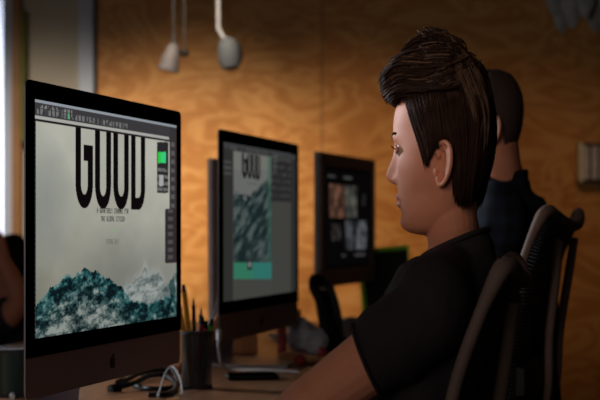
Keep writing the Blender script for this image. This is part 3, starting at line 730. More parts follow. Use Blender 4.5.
# volume under the quiff
q = MB()
for Y, Z, r, rx in ((.092, .114, .028, .044), (.056, .128, .032, .052), (.016, .130, .031, .054), (-.020, .114, .034, .054)):
    q.ball((0, Y, Z), (rx, r*1.1, r), 20)
wo.headify(q)
def lump(co, nr):
    out = co.copy()
    for i in range(len(co)):
        n_ = noise.noise(Vector(co[i])*55)*.004+noise.noise(Vector(co[i])*25)*.004; out[i] += nr[i]*n_
    return wo.post()(out, nr)
remesh(q, 'quiff', M['hair'], .004, 6, hs, .6, lump)

# strands, guided along the head surface
hm = wo.headify(head_mb(False, 80, 60)); hm2 = merge(hm, q); bvh2 = BVHTree.FromPolygons([Vector(v) for v in hm2.v], hm2.f); bvh = BVHTree.FromPolygons([Vector(v) for v in hm.v], hm.f)
CO = Vector((-wo.o.x/wo.sx, -wo.o.y, CAMZ-wo.o.z))
def snap(px, py, off, bvh=bvh):
    t = wo.Wp(px, py, 2.14); d_ = (t-CO).normalized(); h = bvh.ray_cast(CO, d_)
    if h[0] is not None:
        n_ = h[1]; n_ = n_ if n_.dot(d_) < 0 else -n_
        return h[0]+n_*off
    # outside the scalp outline: keep the direction, use the depth of the nearest scalp point
    near = bvh.find_nearest(t)[0]; k = (near.y-CO.y)/d_.y
    return CO+d_*k+Vector((0, -off*.4, 0))
def strands(guides, n, rad, jit=.0018, tree=None, m=None, name='hair_strands', mirror=True, curl=.0, npts=12):
    gp = []
    for gd in guides:
        pts = smoothpath([snap(*g_, tree or bvh) for g_ in gd], 8); L = len(pts)
        gp.append([pts[int(round(k*(L-1)/(npts-1)))] for k in range(npts)])
    mb = MB(); G = len(gp)-1; mats = name
    for s_ in range(n):
        t = random.random()*G; i = min(int(t), G-1); f = t-i
        a0 = random.random()*.25; a1 = 1-random.random()*.22
        j = Vector((random.gauss(0, jit), random.gauss(0, jit), random.gauss(0, jit))); j2 = Vector((random.gauss(0, jit), random.gauss(0, jit), random.gauss(0, jit)))
        ph = random.random()*6; pts = []
        for k in range(npts):
            tt = (a0+(a1-a0)*k/(npts-1))*(npts-1); k0 = min(int(tt), npts-2); ff = tt-k0
            A = gp[i][k0].lerp(gp[i][k0+1], ff); Bq = gp[i+1][k0].lerp(gp[i+1][k0+1], ff); e = k/(npts-1)
            q_ = A.lerp(Bq, f)+j*(1-e)+j2*e+Vector((math.sin(ph+e*5), math.cos(ph+e*4), math.sin(ph*2+e*5)))*curl
            pts.append(q_)
        r0 = rad*random.uniform(.6, 1.3); rr = [r0*(.35+.65*math.sin(PI*min(1, (k+.6)/(npts)*.9)))*(1 if k < npts-1 else .2) for k in range(npts)]
        mb.tube(pts, rr, 4)
        if mirror and random.random() < .7:
            mp = [q_-wo.n*(2*q_.dot(wo.n)) for q_ in pts]; mb.tube(mp, rr, 4)
    wo.done(mb); ACC[name].add(mb.v, mb.f)
ACC = {'hair_strands': MB(), 'light_strands': MB()}
side = [[(406, 99, .003), (410, 113, .003), (416, 132, .004), (422, 150, .004), (427, 169, .003)],
        [(414, 88, .008), (418, 108, .007), (423, 128, .006), (428, 146, .005), (429, 167, .003)],
        [(425, 80, .010), (430, 100, .008), (434, 120, .007), (436, 135, .006), (434, 150, .005)],
        [(440, 75, .010), (445, 100, .009), (448, 122, .008), (450, 138, .007), (452, 150, .007)]]
strands(side, 520, .0011)
back = [[(440, 75, .010), (447, 110, .009), (452, 145, .009), (453, 175, .009), (453, 199, .011)],
        [(452, 70, .010), (459, 105, .009), (463, 145, .009), (460, 178, .009), (458, 206, .011)],
        [(462, 66, .010), (473, 100, .009), (474, 145, .008), (469, 176, .008), (464, 206, .009)],
        [(468, 64, .008), (481, 98, .006), (482, 132, .004), (475, 168, .005), (469, 200, .006)]]
strands(back, 700, .0012)
light_b = [[(450, 60, .012), (458, 76, .014), (463, 92, .013), (468, 106, .012), (474, 124, .010)],
           [(462, 58, .012), (475, 76, .010), (483, 98, .006), (485, 120, .004), (481, 146, .004)]]
strands(light_b, 130, .0010, .0035, m=M['hair_light'], name='light_strands', tree=bvh2)
qu = [[(474, 72, .006), (455, 84, .006), (432, 90, .008), (410, 94, .010), (392, 100, .004)],
      [(472, 64, .008), (450, 76, .010), (426, 82, .012), (404, 84, .012), (387, 94, .008)],
      [(468, 58, .008), (446, 62, .010), (422, 66, .012), (401, 68, .012), (385, 84, .008)],
      [(464, 54, .008), (446, 50, .008), (424, 48, .008), (402, 58, .008), (384, 78, .004)]]
strands(qu, 620, .0013, .0035, curl=.004, tree=bvh2)
strands(qu, 240, .0012, .0025, m=M['hair_light'], name='light_strands', curl=.0042, tree=bvh2)
cr = [[(446, 84, .004), (456, 72, .006), (462, 62, .006), (466, 56, .004)], [(458, 96, .004), (468, 82, .006), (474, 70, .006), (474, 64, .004)], [(474, 100, .006), (478, 88, .006), (478, 78, .004), (474, 68, .004)]]
strands(cr, 200, .0013, .002, tree=bvh2)
light_c = [[(470, 62, .008), (482, 84, .004), (488, 105, .0), (487, 130, .0), (482, 150, .0)], [(458, 60, .012), (472, 80, .012), (482, 104, .008), (484, 128, .006), (480, 150, .006)]]
strands(light_c, 150, .0010, m=M['hair_light'], name='light_strands', tree=bvh2)
strands(light_c, 100, .0010, tree=bvh2)
tuft3 = [[(444, 56, .006), (434, 46, .004), (426, 38, .0), (414, 34, .0)], [(456, 56, .006), (450, 44, .0), (443, 36, .0), (431, 32, .0)], [(468, 60, .004), (464, 52, .0), (456, 44, .0), (446, 38, .0)]]
strands(tuft3, 170, .0013, .0035, curl=.004, tree=bvh2)
strands(tuft3, 50, .0011, .0035, name='light_strands', curl=.004, tree=bvh2)
tuft = [[(454, 64, .008), (444, 52, .006), (437, 44, .004), (429, 40, .0)], [(468, 62, .006), (456, 52, .006), (449, 44, .004), (440, 39, .0)]]
strands(tuft, 90, .0012, .003, curl=.003, tree=bvh2)
tuft2 = [[(430, 60, .008), (418, 52, .006), (408, 50, .004), (400, 55, .0)], [(445, 56, .008), (432, 46, .006), (419, 40, .004), (409, 48, .0)]]
strands(tuft2, 110, .0012, .003, curl=.003, tree=bvh2)
fr_ = [[(406, 60, .008), (392, 62, .006), (384, 74, .0), (383, 90, .0), (390, 102, .004)], [(412, 68, .010), (400, 72, .008), (391, 82, .004), (389, 92, .0), (396, 101, .004)]]
strands(fr_, 180, .0011, .0022, curl=.002, tree=bvh2)
strands(fr_, 50, .0010, .0025, m=M['hair_light'], name='light_strands', curl=.002, tree=bvh2)

ACC['hair_strands'].build('hair_strands', M['hair'], hs, True, False); ACC['light_strands'].build('light_strands', M['hair_light'], hs, True, False)
# black T-shirt
def ring_e(c, a, b, ra, rb, n=32): return [c+a*(ra*math.cos(2*PI*k/n))+b*(rb*math.sin(2*PI*k/n)) for k in range(n)]
def shirt(p, nb_, hips_, td_, tn_, sh_, shf_, el_, elf_, m, hem=.52, hemf=.52, r=(.064, .060, .052), tw=(.085, .135, .172, .165, .15, .16, .17), voxel=.0045, wr_=.0035, seed=0, tdp=(.072, .090, .108, .115, .105, .115, .125), neck_up=0):
    mb = MB(); up = Vector((0, 0, 1)); ax = (nb_-hips_)
    T = [.985, .955, .88, .72, .45, .18, -.02]
    R = [ring_e(hips_+ax*t+(Vector((0, 0, -.004)) if t > 1 else Vector()), tn_, td_, w0, d0) for t, w0, d0 in zip(T, tw, tdp)]
    for rr_, zz in ((.070, -.012), (.0585, .006)): R.append([nb_+tn_*(rr_*math.cos(2*PI*k/32))+td_*(rr_*math.sin(2*PI*k/32))+up*(zz-.020*math.sin(2*PI*k/32)+neck_up) for k in range(32)])
    mb.rings(R)
    for A, E_, hm_ in ((sh_, el_, hem), (shf_, elf_, hemf)):
        mb.ball(A+Vector((.0, 0, .008)), r[0], 18)
        mb.tube([nb_.lerp(A, .35)+Vector((0, 0, -.02)), nb_.lerp(A, .75), A], [.055, .058, r[0]*.96], 18)
        mb.tube([A, A.lerp(E_, hm_*.5), A.lerp(E_, hm_)], [r[0]*.97, r[1], r[2]], 22)
    f0 = p.post()
    def post(co, nr):
        out = co.copy()
        for i in range(len(co)):
            v = Vector(co[i]); n_ = noise.noise(Vector((v.x*9+v.z*7+seed, v.y*6, (v.z+v.x)*16)))*wr_+noise.noise(v*38)*wr_*.25
            out[i] += nr[i]*n_
        return f0(out, nr)
    return remesh(mb, 't_shirt', m, voxel, 5, p.root, .6, post)
ts = shirt(wo, W_(455, 250, 2.15), hips, td, tn, W_(434, 311, 1.99), shf, el, elf, M['tshirt'], hem=.50)
# collar rib and sleeve hem
nb2 = W_(455, 250, 2.15)
cb = MB().tube([nb2+tn*(.0585*math.cos(2*PI*k/40))+td*(.0585*math.sin(2*PI*k/40))+Vector((0, 0, .008-.020*math.sin(2*PI*k/40))) for k in range(40)], .0042, 8, closed=True); wo.done(cb).build('collar', M['tshirt'], ts, True, 180)
hb = MB(); hc = W_(434, 311, 1.99).lerp(el, .50); hx = (el-sh).normalized(); hy = hx.cross(Vector((0, 1, 0))).normalized(); hz = hx.cross(hy)
hb.tube([hc+hy*(.0525*math.cos(2*PI*k/36))+hz*(.0525*math.sin(2*PI*k/36)) for k in range(36)], .003, 6, closed=True)
wo.done(hb).build('sleeve_hem', M['tshirt'], ts, True, 180)
tr = MB()
for lg in legs:
    pts = smoothpath([q_[0] for q_ in lg], 5); rad = np.interp(np.linspace(0, 2, len(pts)), range(3), [q_[1]+.012 for q_ in lg]); tr.tube(pts, rad, 18)
tr.ball(hips, (.15, .15, .11), 18)
remesh(tr, 'trousers', M['trouser'], .012, 4, wo.root, .5, wo.post())
for q_ in (kn, kf):
    s = MB(); b0 = Vector((q_.x, q_.y, -wo.o.z)); s.tube([b0-td*.06+Vector((0, 0, .045)), b0+td*.02+Vector((0, 0, .05)), b0+td*.12+Vector((0, 0, .032)), b0+td*.18+Vector((0, 0, .026))], [.04, .045, .04, .025], 14, flat=.7, up=(0, 0, 1))
    wo.done(s).build('shoe', M['black'], wo.root, True)

# ---- the man
mn = Person(493, 134, 3.22, 14, 'man with cropped dark hair in a navy shirt sitting behind the woman', pitch=0)
Wm = mn.Wp
nbm = Wm(503, 186, 3.23); a0 = math.radians(10); tdm = Vector((-math.cos(a0), math.sin(a0), 0)); tnm = Vector((-math.sin(a0), -math.cos(a0), 0))
hipm = Wm(515, 228+(1.05-.55)*FPX/3.22, 3.22)
shm = nbm+tnm*.19+Vector((-.01, 0, -.075)); shn = nbm-tnm*.19+Vector((-.01, 0, -.075))
elm = shm+tdm*.14+Vector((0, 0, -.22)); eln = shn+tdm*.14+Vector((0, 0, -.22)); wrm = elm+tdm*.22-tnm*.08; wrn = eln+tdm*.22+tnm*.08
for q_ in (wrm, wrn): q_.z = DESKZ+.035-mn.o.z
neckm = [(mn.H(0, -.006, -.02), .060), (mn.H(0, -.018, -.075), .056), (nbm+Vector((0, 0, .0)), .060), (nbm+Vector((0, 0, -.05)), .075)]
km = hipm+tdm*.44+tnm*.1; kmn = hipm+tdm*.44-tnm*.1; flm = .06-mn.o.z
legm = [[(hipm+tnm*.08, .08), (km, .058), (Vector((km.x, km.y, flm)), .04)], [(hipm-tnm*.08, .08), (kmn, .058), (Vector((kmn.x, kmn.y, flm)), .04)]]
armm = [[(shm, .05), (elm, .04), (wrm, .027)], [(shn, .05), (eln, .04), (wrn, .027)]]
bm_ = merge(mn.headify(head_mb(True, 160, 140)), mn.headify(merge(ear_mb(1), ear_mb(-1))), body_mb(mn, neckm, [[(nbm+Vector((0, 0, -.05)), .06), ((nbm+hipm)/2, .09), (hipm, .1)], [(shm, .05), (nbm+Vector((0, 0, -.06)), .055), (shn, .05)]], armm, legm),
    hand_mb(wrm, wrm-elm, (0, 0, 1), 1), hand_mb(wrn, wrn-eln, (0, 0, 1), -1))
remesh(bm_, 'body', M['skin'], .0036, 3, mn.root, .5, mn.post())
eyes(mn)
hair_shell(mn, .0055, 'hair', M['hair_buzz'], True, .0008)
def plaid():
    m = mat('navy plaid cotton', (30, 36, 52), .85, 0, .1, 200, spec=.2); nt = m.node_tree; b = nt.nodes['Principled BSDF']
    tc = nt.nodes.new('ShaderNodeTexCoord'); w1 = nt.nodes.new('ShaderNodeTexWave'); w1.inputs['Scale'].default_value = 9; w1.bands_direction = 'Z'
    w2 = nt.nodes.new('ShaderNodeTexWave'); w2.inputs['Scale'].default_value = 9; w2.bands_direction = 'X'
    for w_ in (w1, w2): nt.links.new(tc.outputs['Object'], w_.inputs['Vector'])
    ad = nt.nodes.new('ShaderNodeMath'); ad.operation = 'ADD'; nt.links.new(w1.outputs['Fac'], ad.inputs[0]); nt.links.new(w2.outputs['Fac'], ad.inputs[1])
    mul = nt.nodes.new('ShaderNodeMath'); mul.operation = 'MULTIPLY'; mul.inputs[1].default_value = .5; nt.links.new(ad.outputs[0], mul.inputs[0])
    r = nt.nodes.new('ShaderNodeValToRGB'); r.color_ramp.elements[0].color = s2l((16, 18, 26))+(1,); r.color_ramp.elements[1].color = s2l((30, 38, 54))+(1,)
    nt.links.new(mul.outputs[0], r.inputs[0]); nt.links.new(r.outputs[0], b.inputs['Base Color']); return m
sm = shirt(mn, nbm, hipm, tdm, tnm, shm, shn, elm, eln, plaid(), hem=.98, hemf=.98, r=(.074, .062, .052), tw=(.075, .14, .19, .185, .165, .17, .18), tdp=(.070, .105, .130, .135, .125, .13, .14), voxel=.006, wr_=.006, seed=5)
sm.name = 'shirt'
cl = MB(); cc = Wm(500, 180, 3.23); R = []
for rr_, zz in ((.066, -.03), (.066, .018), (.0625, .020), (.0625, -.03)):
    R.append([cc+Vector((rr_*1.12*math.cos(2*PI*k/36), rr_*math.sin(2*PI*k/36), zz-.006+.008*math.cos(2*PI*k/36))) for k in range(36)])
cl.rings(R, closed=True); mn.done(cl).build('collar', plaid(), sm, True)
tr = MB()
for lg in legm:
    pts = smoothpath([q_[0] for q_ in lg], 5); tr.tube(pts, np.interp(np.linspace(0, 2, len(pts)), range(3), [q_[1]+.012 for q_ in lg]), 18)
tr.ball(hipm, (.15, .15, .11), 18); remesh(tr, 'trousers', M['trouser'], .014, 4, mn.root, .5, mn.post())

# ---- person at the far left, across the bench
lp = Person(15, 277, 5.0, 20, 'person in a dark navy top across the desk, partly hidden by the nearest screen', pitch=-15)
Wl = lp.Wp
nbl = Wl(18, 306, 5.02); tdl = Vector((-.94, .34, 0)).normalized(); tnl = Vector((-.34, -.94, 0)).normalized()
hipl = nbl+Vector((.02, .08, 0)); hipl.z = .52-lp.o.z
shl = nbl+tnl*.17+Vector((0, 0, -.05)); shr = nbl-tnl*.17+Vector((0, 0, -.05)); ell = Wl(19, 302, 4.80); elr = shr+tdl*.15+Vector((0, 0, -.18)); wrl = Wl(3, 262, 4.78); wrr = elr+tdl*.20+Vector((0, 0, -.12))
bl = merge(lp.headify(head_mb(True, 120, 100)), lp.headify(merge(ear_mb(1), ear_mb(-1))), body_mb(lp, [(lp.H(0, 0, -.05), .05), (nbl, .055)], [[(nbl, .06), (hipl, .1)], [(shl, .05), (nbl+Vector((0, 0, -.05)), .055), (shr, .05)]],
     [[(shl, .048), (ell, .038), (wrl, .028)], [(shr, .048), (elr, .038), (wrr, .028)]], [[(hipl, .09), (hipl+tdl*.38, .06), (Vector((hipl.x+tdl.x*.38, hipl.y+tdl.y*.38, .06-lp.o.z)), .04)]]),
     hand_mb(wrl, wrl-ell, (0, -1, 0), 1), hand_mb(wrr, wrr-elr, (0, 0, 1), -1))
remesh(bl, 'body', M['skin'], .0045, 3, lp.root, .5, lp.post())
hair_shell(lp, .012, 'hair', M['hair'], False, .001)
s_ = shirt(lp, nbl, hipl, tdl, tnl, shl, shr, ell, elr, mat('dark navy cotton', (34, 30, 46), .85), hem=.6, hemf=.9, voxel=.007, wr_=.005, seed=9); s_.name = 'top'

tr = MB(); kl = hipl+tdl*.40
for sg in (.09, -.09):
    tr.tube(smoothpath([hipl+tnl*sg, kl+tnl*sg, Vector((kl.x+tnl.x*sg, kl.y+tnl.y*sg, .04-lp.o.z))], 5), [.095, .075, .055], 16)
tr.ball(hipl, (.15, .15, .11), 16); remesh(tr, 'trousers', M['trouser'], .014, 4, lp.root, .5, lp.post())
sb = lp.fin(hipl); sl = empty('stool', (sb.x, sb.y, 0), 0, 'dark round stool under the person at the far left', 'stool')
MB().lathe([(0, .37), (.16, .37), (.175, .39), (.165, .415), (0, .415)]).build('seat', M['black'], sl, True)
for k in range(4):
    a = PI/4+k*PI/2; MB().tube([(.10*math.cos(a), .10*math.sin(a), .37), (.17*math.cos(a), .17*math.sin(a), 0)], .012, 8).build('leg', M['steel'], sl, True)

# ------------------------------------------------------------------ office chairs
def office_chair(loc, rz, label):
    """local: sitter faces +y, back is at -y; origin on the floor under the seat"""
    r = empty('office_chair', loc, rz, label, 'chair')
    cl_ = [(-.235, .48), (-.262, .56), (-.274, .66), (-.285, .76), (-.303, .86), (-.335, .95), (-.362, 1.005)]
    def yz(t):
        f = t*(len(cl_)-1); i = min(int(f), len(cl_)-2); g_ = f-i
        p0 = cl_[max(i-1, 0)]; p1 = cl_[i]; p2 = cl_[i+1]; p3 = cl_[min(i+2, len(cl_)-1)]
        return tuple(.5*((2*p1[k])+(p2[k]-p0[k])*g_+(2*p0[k]-5*p1[k]+4*p2[k]-p3[k])*g_*g_+(3*p1[k]-p0[k]-3*p2[k]+p3[k])*g_**3) for k in (0, 1))
    def hw(t): return float(np.interp(t, [0, .1, .3, .6, .85, 1], [.14, .185, .21, .225, .23, .218]))
    def surf(s, t):                                       # s -1..1 across, t 0..1 up
        y, z = yz(t); x = s*hw(t); return Vector((x, y+.022*(abs(s)**2), z+(.030*(s*s)-.024)*t**3))
    # rim
    pts = []
    for k in range(30): pts.append(surf(-1, k/29*.93))
    for k in range(1, 7):
        a = k/7*PI/2; pts.append(surf(-1+.16*(1-math.cos(a)), .93+.07*math.sin(a)))
    for k in range(0, 17): pts.append(surf(-.84+1.68*k/16, 1.0))
    for k in range(1, 7):
        a = PI/2-k/7*PI/2; pts.append(surf(1-.16*(1-math.cos(a)), .93+.07*math.sin(a)))
    for k in range(30): pts.append(surf(1, (29-k)/29*.93))
    for k in range(1, 12): pts.append(surf(1-2*k/12, .0))
    n = len(pts); rad = [.0080+(.0045 if p.z > .96 else 0)*min(1, (p.z-.96)/.05) for p in pts]
    rim = MB().tube(pts, rad, 10, closed=True); rim.build('back_frame', M['chair_frame'], r, True, 180)
    # woven mesh: crossing bands with open cells
    g_ = MB(); nu, nv = 56, 84; grid = [[surf(-1+2*i/nu, j/nv*.995) for i in range(nu+1)] for j in range(nv+1)]
    for j in range(nv+1):
        g_.tube([p+Vector((0, -.0006, 0)) for p in grid[j]], .0021, 4)
    for i in range(nu+1):
        g_.tube([grid[j][i]+Vector((0, .0006, 0)) for j in range(nv+1)], .0021, 4)
    g_.build('back_mesh', M['chair_mesh'], r)
    # lumbar pad and spine
    lp_ = MB(); R = []
    for k in range(13):
        s = -1+k/6; p = surf(s*.8, .42)+Vector((0, -.02, 0)); R.append([p+Vector((0, -.008, -.045*(1-.5*s*s))), p+Vector((0, .008, -.05*(1-.5*s*s))), p+Vector((0, .008, .05*(1-.5*s*s))), p+Vector((0, -.008, .045*(1-.5*s*s)))])
    lp_.rings(R).build('lumbar_pad', M['black'], r, True)
    for sx in (-1, 1):
        MB().tube(smoothpath([(sx*.05, -.12, .40), (sx*.10, -.25, .46), (sx*.17, -.29, .54), tuple(surf(sx*.8, .3)+Vector((0, -.01, 0)))]), .014, 10).build('back_support', M['chair_frame'], r, True, 180)
        ar = MB().tube(smoothpath([(sx*.16, -.16, .41), (sx*.29, -.20, .46), (sx*.315, -.17, .58), (sx*.31, -.10, .66)]), .015, 10)
        ao = ar.build('arm_post', M['chair_frame'], r, True, 180)
        MB().box((sx*.30, -.02, .675), (.085, .25, .03), bev=.012).build('armrest', M['black'], r, True)
    for sx in (-1, 1):
        MB().tube(smoothpath([tuple(surf(sx*.45, .88)+Vector((0, -.008, 0))), tuple(surf(sx*.38, .74)+Vector((0, -.026, 0))), tuple(surf(sx*.3, .55)+Vector((0, -.036, 0))), tuple(surf(sx*.22, .3)+Vector((0, -.036, 0))), (sx*.05, -.20, .42)]), .009, 8).build('back_brace', M['chair_frame'], r, True, 180)
    # seat
    st_ = []
    for k in range(48):
        a = 2*PI*k/48; st_.append((.25*math.copysign(abs(math.cos(a))**.6, math.cos(a)), .02+.23*math.copysign(abs(math.sin(a))**.7, math.sin(a)), .455-.03*max(0, math.sin(a))**4))
    MB().tube(st_, .017, 8, closed=True).build('seat_frame', M['chair_frame'], r, True, 180)
    sm_ = MB(); sm_.rings([[(x*.97, .02+(y-.02)*.97, z+.004) for x, y, z in st_], [(x*.6, .02+(y-.02)*.6, z-.006) for x, y, z in st_], [(x*.6, .02+(y-.02)*.6, z-.01) for x, y, z in st_], [(x*.97, .02+(y-.02)*.97, z) for x, y, z in st_]], cap=False, closed=True)
    sm_.rings([[(x*.6, .02+(y-.02)*.6, z-.006) for x, y, z in st_], [(x*.6, .02+(y-.02)*.6, z-.01) for x, y, z in st_]])
    sm_.build('seat', M['chair_mesh'], r, True)
    MB().box((0, -.03, .40), (.2, .26, .05), bev=.015).build('tilt_mechanism', M['black'], r)
    MB().lathe([(0, .10), (.03, .10), (.03, .25), (.018, .25), (.018, .39), (0, .39)]).build('gas_column', M['black'], r, True)
    for k in range(5):
        a = 2*PI*k/5+.3; c_, s2 = math.cos(a), math.sin(a)
        lg_ = MB().tube([(0, 0, .12), (c_*.15, s2*.15, .105), (c_*.31, s2*.31, .075)], [.03, .022, .014], 10).build('leg', M['chair_frame'], r, True)
        w_ = MB()
        for e in (-.014, .014):
            w_.tube([(c_*.31-s2*(e-.007), s2*.31+c_*(e-.007), .03), (c_*.31-s2*(e+.007), s2*.31+c_*(e+.007), .03)], .03, 16)
        w_.tube([(c_*.31, s2*.31, .03), (c_*.31, s2*.31, .075)], .007, 8); w_.build('caster', M['black'], lg_, True)
    return r
def place_chair(topx, topy, face, rot_label, zdrop, dx=.04):
    # face: degrees the sitter looks from straight left towards the back wall; the top of the back sits at (topx, topy)
    a = math.radians(face); d_ = Vector((-math.cos(a), math.sin(a), 0)); rz = math.atan2(d_.y, d_.x)-PI/2
    base = Vector((topx+dx, topy, 0))+d_*.362
    o = office_chair((base.x, base.y, zdrop), rz, rot_label); return o
c1 = P(505, 256, 2.10); place_chair(c1.x, c1.y, 8.5, 'brown grey mesh office chair the woman leans on', 0, .027)
c2 = P(554, 212, 3.10); o2 = place_chair(c2.x, c2.y, 17, 'taller dark mesh office chair behind the seated man', 0)
o2.scale = (1.08, 1, 1.075)

# ------------------------------------------------------------------ things on the desk
def cup_with(px, py, h, r, m, label, cat='pen cup'):
    b = D(px, py); o = empty('pencil_cup', b, 0, label, cat)
    MB().lathe([(0, 0), (r*.92, 0), (r, h), (r-.003, h), (r*.92-.003, .004), (0, .004)]).build('cup_body', m, o, True, 50)
    MB().lathe([(r-.004, h-.003), (r+.0012, h-.003), (r+.0012, h+.002), (r-.004, h+.002)]).build('rim', M['dark_grey'], o, True)
    MB().lathe([(0, 0), (r*.96, 0), (r*.96, .006), (0, .006)]).build('base', M['dark_grey'], o, True)
    return b
cm = mat('smoky cup', (46, 54, 56), .3, 0, .5, 60, alpha=.5)
b = cup_with(197, 388, .108, .031, cm, 'smoky translucent cup of pencils between the first two computers')
pens = [(-.020, -.006, -.17, .02, .205, 'yellow', 'long yellow pencil leaning left in the cup'), (-.012, .008, -.11, .0, .195, 'yellow', 'second yellow pencil just right of the leftmost one'),
        (-.005, -.012, -.03, .05, .168, 'black', 'black pen standing upright in the cup'), (.004, .005, .04, .0, .150, 'dark_grey', 'thin grey pencil in the middle of the cup'),
        (.008, -.010, .05, .04, .132, 'red', 'red marker in the pencil cup'), (.012, .006, .10, -.05, .125, 'pink', 'short pink marker in the pencil cup'),
        (.017, -.004, .16, .03, .130, 'green', 'green pen leaning right in the cup'), (.020, .008, .22, .0, .142, 'orange', 'tan pencil leaning furthest right in the cup')]
for dx, dy, tx, ty, L, mm, lab in pens:
    r = .0052 if mm == 'yellow' else .0036 if mm not in ('red', 'pink', 'green') else .0055
    p0 = b+Vector((dx*.45, dy*.45, .006)); d_ = Vector((tx, ty, 1)).normalized(); p1 = p0+d_*L
    o = empty('pencil' if mm in ('yellow', 'dark_grey', 'orange') else 'pen', p0, 0, lab, 'pencil' if mm in ('yellow', 'dark_grey', 'orange') else 'pen', 'pens and pencils in the cup')
    MB().tube([(0, 0, 0), d_*(L-.014)], r, 8).build('barrel', M[mm], o, True); MB().tube([d_*(L-.014), d_*L], [r*.95, .0008 if r < .004 else r*.6], 8).build('tip', M['orange'] if r < .004 else M['black'], o, True)
b2 = cup_with(8, 396, .085, .034, M['green_dark'], 'dark green cup at the left edge beside the nearest computer', 'cup')
# black handset-like phone on the desk
b = D(252, 379); ph = empty('smartphone', b, math.radians(8), 'black smartphone lying flat on the desk in front of the second computer', 'phone')
MB().box((0, 0, .006), (.106, .062, .010), bev=.004).build('case', M['black'], ph, True); MB().box((0, 0, .0112), (.098, .056, .0008)).build('glass', M['glass_black'], ph)
def cable(name, pts, r, m, label):
    o = empty(name, pts[0], 0, label, 'cable'); q0 = Vector(pts[0])
    MB().tube([p-q0 for p in smoothpath(pts, 8)], r, 8).build('cord', m, o, True, 180)
    MB().tube([(0, 0, 0), (Vector(pts[1])-q0).normalized()*.022], r*2, 8).build('plug', m, o, True); return o
zc = DESKZ+.004
def DZ(px, py, up=0): p = D(px, py); return Vector((p.x, p.y, p.z+.004+up))
cable('white_cable', [DZ(158, 399), DZ(165, 386, .02), DZ(172, 384, .03), DZ(179, 388, .02), DZ(182, 395), DZ(176, 399)], .0014, M['white'], 'thin white cable looping on the desk under the nearest screen')
cable('white_cable', [DZ(12, 399), DZ(14, 388, .02), DZ(22, 384, .035), DZ(30, 390, .01), DZ(60, 392)], .0025, M['white'], 'white cable curving up at the left edge of the nearest computer')
cable('white_cable', [P(219, 330, 3.30), P(219, 350, 3.28), DZ(226, 370), DZ(262, 372), DZ(300, 374)], .0030, M['white'], 'white cable running down and along beneath the second computer')
cable('black_cable', [DZ(120, 386), DZ(140, 380, .01), DZ(158, 378, .012), DZ(172, 377, .01), DZ(178, 383), DZ(170, 390), DZ(150, 391), DZ(135, 388)], .0055, M['black'], 'thick black cable coiled on the desk under the nearest screen')
cable('black_cable', [DZ(110, 392), DZ(132, 390, .008), DZ(150, 386, .016), DZ(165, 384, .012), DZ(176, 389, .004), DZ(168, 396), DZ(148, 397)], .0048, M['black'], 'second black cable looped in front of the thick coil')
b = D(169, 372); tag(MB().box((b.x, b.y, b.z+.009), (.05, .09, .018), bev=.003).build('notepad', M['orange']), 'tan notepad just right of the cable coil', 'notepad')
b = D(150, 376); tag(MB().box((b.x, b.y+.03, b.z+.009), (.045, .05, .018), bev=.004).build('eraser', M['paper']), 'small pale eraser left of the tan notepad', 'eraser')
# beneath second screen
b = D(247, 352); o = empty('sticky_note_block', (b.x, b.y, DESKZ), .3, 'tan block of notes under the second computer beside its stand', 'notepad'); MB().box((-.01, 0, .022), (.06, .06, .044), bev=.002).build('pad', M['orange'], o)
MB().box((-.012, 0, .049), (.05, .045, .010), bev=.003).build('clip', M['black'], o)
# desk telephone
b = P(323, 228, 3.95); tp = empty('desk_telephone', (b.x, b.y, DESKZ), math.radians(28), 'black desk telephone with upright handset right of the second computer', 'telephone')
MB().box((.030, .035, .075), (.04, .03, .16), rot=Matrix.Rotation(math.radians(-20), 3, 'X').to_quaternion(), bev=.01).build('base', M['black'], tp, True)
hs_ = MB(); 
hs_.tube(smoothpath([(.02, -.03, .035), (-.004, -.045, .08), (-.030, -.04, .13), (-.042, -.028, .165), (-.030, -.01, .182), (-.012, .0, .178)]), [.016]*4+[.012]*16+[.014]*4+[.017]*2, 12)
hs_.tube([(.012, -.02, .03), (.030, -.034, .028)], [.022, .022], 14)
hs_.build('handset', M['black'], tp, True, 180)
hl = MB().tube(smoothpath([(-.02, .0, .180), (.012, -.005, .165), (.030, -.01, .12), (.040, -.012, .06), (.040, -.01, .0)]), .010, 10); hl.build('cradle', M['dark_grey'], tp, True, 180)
MB().tube([(.03+.006*math.cos(k*.9)-.002*k*.5, -.05-.0006*k, .03+.006*math.sin(k*.9)+.0*k) for k in range(60)], .0018, 5).build('cord', M['black'], tp, True)
# papers and clutter
def paper(px, py, w_, h_, rz, label, m='paper', z=.003, name='paper_sheet'):
    b = D(px, py); mb = MB(); R = []; n = 10
    vs = []; sd = random.random()*9
    for j in range(n+1):
        for i in range(n+1):
            x = (i/n-.5)*w_; y = (j/n-.5)*h_; vs.append((x, y, z+.018*max(0, noise.noise(Vector((x*14+sd, y*14, sd))))))
    k = len(vs); fs = [(j*(n+1)+i, j*(n+1)+i+1, (j+1)*(n+1)+i+1, (j+1)*(n+1)+i) for j in range(n) for i in range(n)]
    vs2 = [(x, y, zz-.0012) for x, y, zz in vs]
    mb.add(vs+vs2, fs+[tuple(a+k for a in f[::-1]) for f in fs]+[(i, i+k, i+1+k, i+1) for i in range(n)]+[(n*(n+1)+i+1, n*(n+1)+i+1+k, n*(n+1)+i+k, n*(n+1)+i) for i in range(n)]
       +[((j+1)*(n+1), (j+1)*(n+1)+k, j*(n+1)+k, j*(n+1)) for j in range(n)]+[(j*(n+1)+n, j*(n+1)+n+k, (j+1)*(n+1)+n+k, (j+1)*(n+1)+n) for j in range(n)])
    o = mb.build(name, M[m], None, True, 60); o.location = b; o.rotation_euler = (0, 0, rz); return tag(o, label, 'paper')
